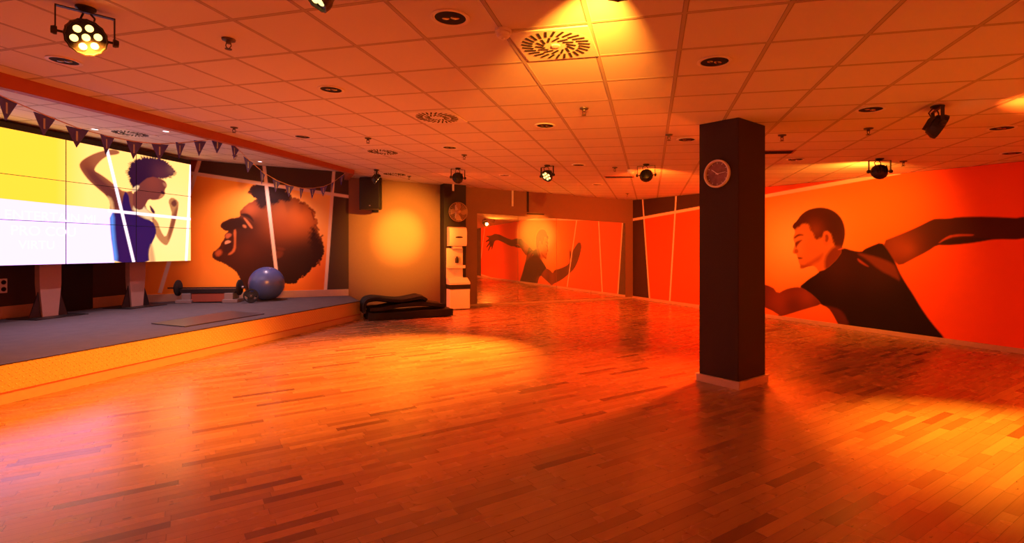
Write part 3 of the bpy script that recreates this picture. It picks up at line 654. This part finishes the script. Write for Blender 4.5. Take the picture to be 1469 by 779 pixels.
tag(b.done('dark_l_strip', M['column']), 'thin dark L-shaped strip on the back wall above the mirror', 'stripe')

# ------------------------------------------------------------------ loudspeaker in the corner
u, z = BACK.uz(529, 280.5); t = empty('loudspeaker', BACK.frame(u, z, .42) @ Matrix.Rotation(math.radians(-22), 4, 'Z'), 'black loudspeaker hung in the corner beside the yellow light spot', 'loudspeaker')
hh = .37
b = B(); b.prism([(-.25, -.14), (.25, -.14), (.25, .02), (.15, .20), (-.15, .20), (-.25, .02)], (-hh, hh), 2); bmesh.ops.bevel(b.bm, geom=list(b.bm.edges), offset=.012, segments=2, affect='EDGES'); b.done('cabinet', M['blackplastic'], t)
b = B(); b.box((0, -.148, -.02), (.45, .022, .70), None, .01).done('grille', M['black'], t)
B().box((0, -.161, -.29), (.035, .006, .022), None, .002).done('badge', M['steel'], t)
B().box((-.27, .05, -.30), (.03, .10, .16), None, .004).done('side_clamp', M['black'], t)
B().box((.0, .28, -.30), (.06, .22, .05), None, .004).box((.0, .395, -.30), (.16, .02, .22), None, .004).done('bracket', M['black'], t)

# ------------------------------------------------------------------ folded gym mats on the floor
def matsheet(name, pts, th, dep, off, lab, seed):
    k = 11.35/F; pts = np.array(pts, float); rr = np.random.default_rng(seed)
    tt = np.linspace(0, len(pts)-1, 40); cx = np.interp(tt, range(len(pts)), pts[:, 0]); cy = np.interp(tt, range(len(pts)), pts[:, 1])
    for _ in range(3): cx[1:-1] = (cx[:-2]+cx[1:-1]*2+cx[2:])/4; cy[1:-1] = (cy[:-2]+cy[1:-1]*2+cy[2:])/4
    base = on_z(590, 457.5); fr = BACK.frame(0, 0); fr.translation = base+Vector((-BACK.n[0], -BACK.n[1], 0))*off
    X = (cx-590)*k*1.03; Z = np.maximum((457.5-cy)*k, th/2+.002)
    dx, dz = np.gradient(X), np.gradient(Z); L = np.hypot(dx, dz)+1e-9; nx, nz = -dz/L, dx/L
    sg = 1 if dx.sum() > 0 else -1; nx, nz = nx*sg, nz*sg
    b = B(); rings = []; nd = 9
    for j in range(nd):
        y = dep*j/(nd-1); w = 1+.06*math.sin(j*1.7+seed)
        rings.append(([b.bm.verts.new((x+a*th/2, y+.02*math.sin(i*.5+seed), max(.001, z_*w+c*th/2))) for i, (x, z_, a, c) in enumerate(zip(X, Z, nx, nz))],
                      [b.bm.verts.new((x-a*th/2, y+.02*math.sin(i*.5+seed), max(.001, z_*w-c*th/2))) for i, (x, z_, a, c) in enumerate(zip(X, Z, nx, nz))]))
    n = len(X)
    for (t0, u0), (t1, u1) in zip(rings, rings[1:]):
        for i in range(n-1):
            b.bm.faces.new((t0[i], t0[i+1], t1[i+1], t1[i])); b.bm.faces.new((u0[i+1], u0[i], u1[i], u1[i+1]))
        b.bm.faces.new((t0[0], t1[0], u1[0], u0[0])); b.bm.faces.new((t0[-1], u0[-1], u1[-1], t1[-1]))
    for t0, u0 in (rings[0], rings[-1]):
        for i in range(n-1): b.bm.faces.new((t0[i], u0[i], u0[i+1], t0[i+1]))
    o = b.done(name, M['rubber'], None, True); o.matrix_world = fr; tag(o, lab, 'mat', 'black gym mats piled by the back wall'); return o
matsheet('gym_mat', [(649, 451.5), (630, 451.5), (600, 452), (570, 453), (548, 453), (534, 452)], .15, .75, 0, 'long black gym mat lying flat at the bottom of the pile', 1)
matsheet('gym_mat', [(639, 443), (620, 439.5), (598, 438), (575, 439.5), (552, 443), (537, 443.5)], .07, .70, .06, 'black gym mat arching over the bottom mat of the pile', 2)
matsheet('gym_mat', [(614, 433.5), (607, 428.5), (596, 431), (580, 433.5), (562, 431.5), (545, 428.5), (534, 430.5), (531, 434.5), (530, 442), (530.5, 448)], .06, .70, .14, 'rumpled black gym mat folded over the top left of the pile', 3)

# ------------------------------------------------------------------ things on the stage
p = on_z(381, 431.0, SZ); rb = .366; p.y += .05
t = empty('exercise_ball', Vector((p.x, p.y, SZ)), 'blue exercise ball on the stage in front of the laughing head', 'ball')
b = B(); b.ball((0, 0, rb), rb, 48)
for v in b.bm.verts: v.co.z = max(v.co.z, .006)
b.done('shell', M['ball'], t, True)
B().lathe([(.012, 0), (.012, .004), (.0, .005)], 12, Matrix.Translation((.12, -.10, rb*1.905)) @ Matrix.Rotation(.4, 4, 'Y')).done('valve', M['white'], t)
# step platform with a barbell across it
pa, pb = on_z(262, 435, SZ), on_z(334, 434, SZ); d = (pb-pa).normalized(); fr = Matrix.Identity(4)
fr.col[0] = (*d, 0); fr.col[1] = (-d.y, d.x, 0, 0); fr.translation = (pa+pb)/2
Ls = 1.10
fr.translation.z += .002; t = empty('step_platform', fr, 'long dark aerobic step platform on pale risers beside the blue ball', 'step platform')
b = B(); b.prism([(-Ls/2+.04, .20), (Ls/2-.04, .20), (Ls/2, .255), (Ls/2-.01, .28), (-Ls/2+.01, .28), (-Ls/2, .255)], (.0, .36), 1).done('deck', M['blackplastic'], t)
B().box((0, .18, .284), (Ls-.05, .33, .010), None, .003).done('tread', M['steptop'], t)
b = B()
b.prism([(-Ls*.36, .02), (Ls*.36, .02), (Ls*.40, .19), (-Ls*.40, .19)], (.02, .34), 1).done('skirt', M['beam'], t)
for sx in (-1, 1):
    B().box((sx*(Ls/2-.10), .14, .035), (.30, .42, .07), None, .01).box((sx*(Ls/2-.14), .15, .13), (.17, .36, .14), None, .012).done('riser', M['stepgrey'], t)
frb = fr @ Matrix.Translation((0, .06, .31))
t = empty('barbell', frb, 'black barbell with small plates lying along the step platform', 'barbell'); mY = Matrix.Rotation(math.pi/2, 4, 'Y')
B().lathe([(.0, -.80), (.014, -.80), (.014, .735), (.0, .735)], 16, mY).done('bar', M['black'], t, True)
for sx in (-1, 1):
    B().lathe([(.02, -.022), (.15, -.022), (.165, -.012), (.165, .012), (.15, .022), (.02, .022)], 36, Matrix.Translation((sx*.60, 0, 0)) @ mY).done('weight_plate', M['rubber'], t, True)
    B().lathe([(.016, -.02), (.032, -.02), (.032, .02), (.016, .02)], 16, Matrix.Translation((sx*.665, 0, 0)) @ mY).done('collar', M['steel' if sx > 0 else 'black'], t, True)
# loose plate leaning on the ball
pp = on_z(359.5, 434.8, SZ); t = empty('weight_plate', Matrix.Translation((pp.x, pp.y, SZ+.006)) @ Matrix.Rotation(math.radians(18), 4, 'Z') @ Matrix.Rotation(math.radians(-14), 4, 'X') @ Matrix.Rotation(math.pi/2, 4, 'X'), 'round black weight plate with openings leaning against the blue ball', 'weight plate')
r0 = .145; mt = Matrix.Translation((0, r0, 0))
b = B(); b.lathe([(r0*.82, -.022), (r0, -.022), (r0, .022), (r0*.82, .022), (r0*.82, -.022)], 40, mt)
for k in range(3):
    a = k*2*math.pi/3+.5; b.box((r0*.5, 0, 0), (r0*.78, .115, .030), mt @ Matrix.Rotation(a, 4, 'Z'))
b.done('rim', M['rubber'], t)
B().lathe([(.016, -.024), (.042, -.024), (.042, .024), (.016, .024)], 24, mt).done('hub', M['black'], t)
# exercise mat
q = [on_z(x, y, SZ) for x, y in ((217, 465), (265, 469.5), (379, 451), (331, 447))]
b = B(); lo = [b.bm.verts.new(v+Vector((0, 0, .001))) for v in q]; hi = [b.bm.verts.new(v+Vector((0, 0, .014))) for v in q]
b.bm.faces.new(lo[::-1]); b.bm.faces.new(hi)
for i in range(4): b.bm.faces.new((lo[i], lo[(i+1) % 4], hi[(i+1) % 4], hi[i]))
tag(b.done('exercise_mat', M['steptop']), 'thin dark exercise mat lying flat on the stage carpet', 'mat')
# wall socket
u, z = LEFT.uz(4, 410); t = empty('wall_socket', LEFT.frame(u, z), 'white double wall socket low behind the big screen', 'socket')
B().box((0, -.008, 0), (.11, .016, .23), None, .006).done('face_plate', M['white'], t)
for sz in (-.055, .055): B().lathe([(.030, .0165), (.036, .0165), (.036, .019), (.030, .019)], 20, Matrix.Translation((0, 0, sz)) @ mR).lathe([(.0, .017), (.029, .017)], 20, Matrix.Translation((0, 0, sz)) @ mR).done('socket_outlet', M['dark'], t)

# ------------------------------------------------------------------ bunting
bl = Line((BE0-Vector((.16, 0, 0))).to_2d(), (BE1-Vector((.16, 0, 0))).to_2d())
bt = empty('bunting', bl.at(325, 203), 'string of navy pennant flags hung in two swags along the ceiling beam', 'bunting'); bi = bt.matrix_world.inverted()
path = [(-60, 104), (-20, 127), (11, 142), (64.5, 165), (111, 183.5), (154, 195.4), (193, 203), (229.6, 206.5), (259, 205), (287, 202), (312.4, 199), (326, 198), (337, 209), (356.6, 229), (377, 247), (396.7, 258.6), (415.3, 266), (432.9, 270), (449, 270), (464.5, 267.4), (477.3, 262), (490.6, 252), (498, 246)]
P3 = [bl.at(*q) for q in path]
o = B().tube(P3, .0055, 6).done('string', M['string'], bt, True); o.matrix_parent_inverse = bi
for i, (x, y) in enumerate(path):
    if i in (0, 1, 11, 22): continue
    c = P3[i]; tdir = (P3[i+1]-P3[i-1]); tdir = Vector((tdir.x, tdir.y, tdir.z*(.35 if i < 12 else 1))).normalized(); w, h = (.105, .215) if i < 12 else (.095, .20)
    dn = Vector((0, 0, -1)); tw = .5*math.sin(i*2.1); nn = Vector((bl.n[0], bl.n[1], 0)); tdx = (tdir+nn*tw*.6).normalized(); nn = tdx.cross(dn).normalized()
    b = B(); vs = []
    for s_ in (-.002, .002): vs.append([b.bm.verts.new(c+tdx*a+dn*d2+nn*(s_+bow)) for a, d2, bow in ((-w, 0, 0), (0, .0, .012), (w, 0, 0), (w*.5, h*.5, .012), (0, h, .02), (-w*.5, h*.5, .012))])
    b.bm.faces.new(vs[0]); b.bm.faces.new(vs[1][::-1])
    for k in range(6): b.bm.faces.new((vs[0][k], vs[0][(k+1) % 6], vs[1][(k+1) % 6], vs[1][k]))
    fo_ = b.done('pennant', M['flag'], bt); fo_.matrix_parent_inverse = bi
    b = B()
    for s_ in (-.006, .006): b.quad(*[c+tdx*a+dn*d2+nn*(s_+.014) for a, d2 in ((-.009, h*.16), (.009, h*.16), (.009, h*.66), (-.009, h*.66))])
    tx = b.done('lettering', M['flagtext'], fo_)
# ------------------------------------------------------------------ ceiling fixtures
dl0 = empty('downlight', ceil_frame(on_ceil(646, 25)), 'recessed round downlight beside the smoke detector', 'downlight', 'recessed round ceiling downlights')
B().lathe([(.098, .010), (.125, .0), (.127, -.006), (.118, -.010), (.100, -.006), (.098, .010)], 40).done('trim_ring', M['whitemetal'], dl0, True)
b = B().lathe([(.100, -.004), (.090, .0), (.088, .004), (.0, .006)], 32); b.done('reflector', M['dark'], dl0, True)
B().ball((.03, .0, -.004), .03, 12, None, (1, .7, .25)).ball((-.03, .01, -.004), .026, 12, None, (1, .7, .25)).done('lamp', M['reflector'], dl0, True)
DL = [(92, 87, 'recessed downlight below the lit amber spotlight'), (475, 128, 'recessed downlight in the ceiling ahead of the near dark spotlight'), (1025, 88, 'recessed downlight in the ceiling in front of the pillar'),
      (782, 180, 'recessed downlight in the ceiling beyond the big swirl vent'), (645, 211.5, 'recessed downlight beyond the second swirl vent'), (434, 196, 'recessed downlight next to the ceiling beam'),
      (830, 236.5, 'recessed downlight between the far lit spotlight and the slot vent'), (985, 200, 'recessed downlight close to the left face of the pillar'), (1249, 156.5, 'recessed downlight right of the pillar, before the side spotlight'),
      (1437, 183.5, 'recessed downlight far right beyond the side spotlight'), (1141, 228.5, 'recessed downlight right behind the pillar'), (724, 251.5, 'recessed downlight close to the back wall left of the far lit spotlight'), (857, 264.5, 'recessed downlight nearest the back wall above the mirror'), (1452, 219.5, 'recessed downlight close to the running man mural at far right')]
for x, y, lab in DL: copy_thing(dl0, ceil_frame(on_ceil(x, y), .3), lab)
for x, y, lab in ((238, 188, 'small lit downlight over the stage beside the swirl vent'), (373, 231.5, 'small lit downlight over the stage above the laughing head'), (136, 185, 'small lit downlight over the stage near the screen')):
    t = empty('stage_downlight', ceil_frame(on_ceil(x, y, SOFF)), lab, 'downlight', 'small lit downlights over the stage')
    B().lathe([(.045, .004), (.06, 0), (.06, -.008), (.045, -.008)], 24).done('trim_ring', M['whitemetal'], t, True); B().lathe([(.044, -.003), (.03, -.007), (0, -.008)], 20).done('lens', M['downled'], t, True)
    l = bpy.data.lights.new('downlight_beam', 'SPOT'); l.energy = 185; l.color = (1, .56, .62); l.spot_size = math.radians(130); l.spot_blend = 1; l.shadow_soft_size = .04
    lo_ = bpy.data.objects.new('downlight_beam', l); COL.objects.link(lo_); lo_.parent = t; lo_.location = (0, 0, -.03)
sw0 = empty('swirl_vent', ceil_frame(on_ceil(797, 64), -.3), 'swirl ceiling vent nearest the camera beside the smoke detector', 'vent', 'swirl ceiling vents')
B().box((0, 0, -.003), (.545, .545, .008), None, .003).lathe([(.0, -.0075), (.262, -.0075), (.265, -.005)], 48).done('plate', M['whitemetal'], sw0)
b = B()
for n_, r, l, w, tl in ((26, .205, .085, .017, .35), (14, .112, .075, .016, .6)):
    for k in range(n_): b.box((0, 0, -.0095), (l, w, .003), Matrix.Rotation(2*math.pi*k/n_, 4, 'Z') @ Matrix.Translation((r, 0, 0)) @ Matrix.Rotation(tl, 4, 'Z'))
b.done('slots', M['dark'], sw0); B().lathe([(.0, -.016), (.03, -.014), (.035, -.007)], 20).done('hub', M['whitemetal'], sw0, True)
for x, y, lab, off in ((627, 168, 'swirl ceiling vent in the middle of the row of three', 0), (549, 217.5, 'swirl ceiling vent by the end of the beam', 0), (566, 249.6, 'swirl ceiling vent tight against the back wall', 0), (187, 191, 'swirl ceiling vent over the stage above the dancing woman', SOFF)):
    copy_thing(sw0, ceil_frame(on_ceil(x, y, off), -.3), lab)
M['dull'] = mat('dull_metal', (.10, .085, .08), .45, .6)
sp0 = empty('sprinkler', ceil_frame(on_ceil(328, 56)), 'ceiling sprinkler nearest the lit amber spotlight', 'sprinkler', 'ceiling sprinklers')
B().lathe([(.0, 0), (.048, -.001), (.045, -.012), (.018, -.018), (.016, -.034), (.0, -.034)], 20).done('escutcheon', M['dull'], sp0, True)
B().tube([(-.016, 0, -.03), (-.02, 0, -.05), (-.005, 0, -.072)], .004, 6).tube([(.016, 0, -.03), (.02, 0, -.05), (.005, 0, -.072)], .004, 6).done('frame_arms', M['dull'], sp0)
B().lathe([(.0, -.070), (.024, -.072), (.024, -.076), (.0, -.078)], 16).done('deflector', M['dull'], sp0)
SPK = [(336, 182.5, 'ceiling sprinkler just right of the beam', 0), (838, 155, 'ceiling sprinkler in the yellow lit band of ceiling', 0), (1122, 193.5, 'ceiling sprinkler by the right side of the pillar', 0), (1246, 184, 'ceiling sprinkler between the two right spotlights', 0),
       (528, 198, 'ceiling sprinkler near the swirl vent by the beam', 0), (666, 222, 'ceiling sprinkler above the far dark spotlight', 0), (882, 240, 'ceiling sprinkler beside the slot vent', 0), (1296, 231, 'ceiling sprinkler right of the spotlight over the running man', 0), (337, 223, 'ceiling sprinkler over the stage behind the bunting', SOFF), (960, 193, 'ceiling sprinkler left of the pillar', 0), (900, 277.5, 'ceiling sprinkler near the far corner', 0), (587, 252.5, 'ceiling sprinkler beside the vent at the back wall', 0)]
for x, y, lab, off in SPK: copy_thing(sp0, ceil_frame(on_ceil(x, y, off), .4), lab)
t = empty('smoke_detector', ceil_frame(on_ceil(722, 43)), 'white smoke detector beside the big swirl vent', 'smoke detector')
B().lathe([(.0, 0), (.055, 0), (.055, -.018), (.048, -.022)], 32).done('base', M['whitemetal'], t, True); B().lathe([(.042, -.022), (.045, -.04), (.034, -.052), (.0, -.056)], 32).done('sensor_head', M['white'], t, True)
B().lathe([(.0, -.054), (.012, -.056), (.012, -.064), (.0, -.066)], 16).done('cap', M['white'], t, True)
t = empty('smoke_detector', ceil_frame(on_ceil(905, 244)), 'small white smoke detector at the end of the slot vent', 'smoke detector')
B().lathe([(.0, 0), (.07, 0), (.07, -.03)], 28).done('base', M['whitemetal'], t, True); B().lathe([(.06, -.03), (.055, -.06), (.03, -.075), (.0, -.078)], 28).done('sensor_head', M['white'], t, True)
for x, y, lab in ((888, 253.5, 'dark slot vent in the ceiling near the back wall'), (1106, 218, 'dark slot vent in the ceiling behind the pillar')):
    t = empty('slot_vent', ceil_frame(on_ceil(x, y), -.315), lab, 'vent', 'dark ceiling slot vents')
    B().box((0, 0, -.004), (.60, .26, .010), None, .003).done('frame', M['beam'], t)
    b = B()
    for k in range(5): b.box((0, -.09+.045*k, -.010), (.54, .02, .006))
    b.done('slats', M['dark'], t)

# ------------------------------------------------------------------ PAR spotlights
def par(px, py, aim, lab, lit=True, power=0, color=(1, .36, .05), size=50, blend=.7, drop=.19, rad=.03, aim_light=None, core=None, aim_core=None):
    p = on_ceil(px, py); t = empty('spotlight', p, lab, 'spotlight', 'slim round stage spotlights'); piv = Vector((0, 0, -drop))
    ax = (Vector(aim)-(p+piv)).normalized(); hz = Vector((ax.x, ax.y, 0)); hz = hz.normalized() if hz.length > 1e-3 else Vector((0, 1, 0))
    x = Vector((hz.y, -hz.x, 0)); y = ax.cross(x).normalized(); m = Matrix.Identity(4)
    for i, c in enumerate((x, y, ax)): m.col[i] = (*c, 0)
    m.translation = piv; R = .112
    B().lathe([(.0, -.075), (.05, -.072), (.085, -.055), (.100, -.02), (R, .0), (R, .035), (R*.93, .038), (R*.90, .022), (.0, .020)], 48, m, lambda a: 1+.022*math.cos(16*a)).done('housing', M['black'], t, True)
    b = B()
    for k in range(-2, 3): b.box((.03*k, 0, -.075), (.006, .11, .03), m)
    b.done('heat_sink', M['black'], t)
    for k in range(7):
        q = Vector((0, 0, .024)) if k == 6 else Vector((.062*math.cos(k*math.pi/3+.3), .062*math.sin(k*math.pi/3+.3), .024))
        B().lathe([(.022, -.004), (.022, .002), (.016, .008), (.0, .011)], 16, m @ Matrix.Translation(q)).done('led', M['led'] if lit else M['reflector'], t, True)
    W = .148; b = B(); yk = Matrix.Identity(4)
    for i, c in enumerate((x, hz, Vector((0, 0, 1)))): yk.col[i] = (*c, 0)
    for sx in (-1, 1): b.box((sx*W, 0, -drop/2-.012), (.007, .028, drop-.03), yk)
    b.box((0, 0, -.031), (2*W+.007, .028, .007), yk); b.done('yoke', M['black'], t)
    for sx in (-1, 1): B().lathe([(.0, 0), (.026, .0), (.028, .012), (.022, .030), (.0, .032)], 14, yk @ Matrix.Translation((sx*(W-.008), 0, -drop)) @ Matrix.Rotation(sx*math.pi/2, 4, 'Y')).tube([yk @ Vector((sx*R*.9, 0, -drop)), yk @ Vector((sx*W, 0, -drop))], .008, 8).done('knob', M['black'], t, True)
    B().lathe([(.0, 0), (.055, .0), (.055, -.012), (.03, -.028), (.0, -.032)], 20).done('mount', M['black'], t, True)
    B().tube([(.0, .02, -.02), (.035, .03, -.06), (.03, .02, -.11), tuple(piv+ax*-.07)], .006, 6).tube([(-.03, .02, -.02), (-.06, .03, -.06), (-.03, .02, -.12), tuple(piv+ax*-.06)], .006, 6).done('cable', M['black'], t, True)
    for power, size in ([(power, size)]+([core] if core else [])):
        l = bpy.data.lights.new('spot_beam', 'SPOT'); l.energy = power; l.color = color; l.spot_size = math.radians(size); l.spot_blend = blend; l.shadow_soft_size = rad
        lo_ = bpy.data.objects.new('spot_beam', l); COL.objects.link(lo_); lo_.parent = t; s_ = piv+ax*.10; tg = aim_core if (aim_core and core and size == core[1]) else aim_light; al = (Vector(tg)-(p+s_)).normalized() if tg else ax
        lo_.matrix_basis = Matrix.Translation(s_) @ al.to_track_quat('-Z', 'Y').to_matrix().to_4x4()
    return t
AMB, ORG = (1, .27, .022), (1, .088, .006)
def rel(px, py, v): return on_ceil(px, py)+Vector((0, 0, -.19))+Vector(v)
par(123, 11, (.35, .2, .7), 'lit amber spotlight hanging nearest, its seven lenses facing out', True, 650, AMB, 100, 1, rad=.05, aim_light=(-3.4, 5.6, 0))
par(452, -72, rel(452, -72, (-.9, -.35, -.95)), 'dark spotlight cut by the top edge of the picture, seen side-on', True, 3000, AMB, 19, 1.0, rad=.03, aim_light=MURAL.at(368, 350))
par(540, 243.5, rel(540, 243.5, (1, .30, -.75)), 'small spotlight hanging in front of the loudspeaker', True, 1900, ORG, 100, 1)
par(657, 241, BACK.at(574, 338), 'dark spotlight in front of the dark back column', True, 1500, (1, .34, .03), 56, 1.0, rad=.03, core=(2400, 27))
par(785, 237, (-1.7, 7.0, 0), 'lit spotlight above the mirror, lens turned down and left', True, 7000, (1, .23, .017), 66, 1, rad=.06)
par(927, 235.5, RIGHT.at(960, 370), 'dark spotlight between the smoke detector and the pillar', True, 1300, ORG, 92, 1)
par(1262, 227.5, RIGHT.at(1130, 365), 'dark spotlight over the running man\'s head', False, 330, AMB, 150, 1, rad=.05)
par(1345, 152, rel(1345, 152, (.86, -.42, -.5)), 'dark spotlight seen edge-on right of the pillar', True, 1500, (1, .11, .008), 120, 1)
par(888, -98, BACK.at(772, 326), 'spotlight at the top edge of the picture, above the yellow ceiling streak', True, 1500, AMB, 52, 1, rad=.02, core=(70000, 6.2), aim_light=BACK.at(772, 285), aim_core=BACK.at(769, 336))
def lamp(name, kind, loc, energy, color, size=.3, aim=None, spot=90, blend=1.0):
    l = bpy.data.lights.new(name, kind); l.energy = energy; l.color = color
    l.shadow_soft_size = size
    if kind == 'SPOT': l.spot_size = math.radians(spot); l.spot_blend = blend
    o = bpy.data.objects.new(name, l); COL.objects.link(o); o.location = loc
    if aim is not None: o.rotation_euler = (Vector(aim)-Vector(loc)).to_track_quat('-Z', 'Y').to_euler()
    return o
lamp('rear_spot', 'SPOT', (4.45, 4.35, 2.6), 1700, (1, .36, .018), .06, (3.95, 3.85, 0), 62)
lamp('pillar_spot', 'SPOT', (3.15, 6.85, 2.72), 1500, ORG, .12, (.2, 4.8, 0), 105)

# ------------------------------------------------------------------ world, camera, view
w = bpy.data.worlds.new('ambient_fill'); SC.world = w; w.use_nodes = True
bg = w.node_tree.nodes['Background']; bg.inputs[0].default_value = (1, .095, .012, 1); bg.inputs[1].default_value = 1.8  # added orange fill, enters through the open side behind the camera
cam = bpy.data.cameras.new('camera'); co = bpy.data.objects.new('camera', cam); COL.objects.link(co)
cam.sensor_width = 36; cam.lens = 36*F/1469; cam.shift_y = -(389.5-HY)/1469; cam.clip_start = .05; cam.clip_end = 200
co.location = (0, 0, EYE); co.rotation_euler = (math.pi/2, 0, 0); SC.camera = co
vs = SC.view_settings; vs.view_transform = 'Standard'; vs.look = 'None'; vs.exposure = 0.0; vs.gamma = 1; vs.use_curve_mapping = False
SC.cycles.use_denoising = True; SC.cycles.max_bounces = 8; SC.cycles.diffuse_bounces = 5; SC.cycles.glossy_bounces = 5
SC.cycles.sample_clamp_indirect = 6
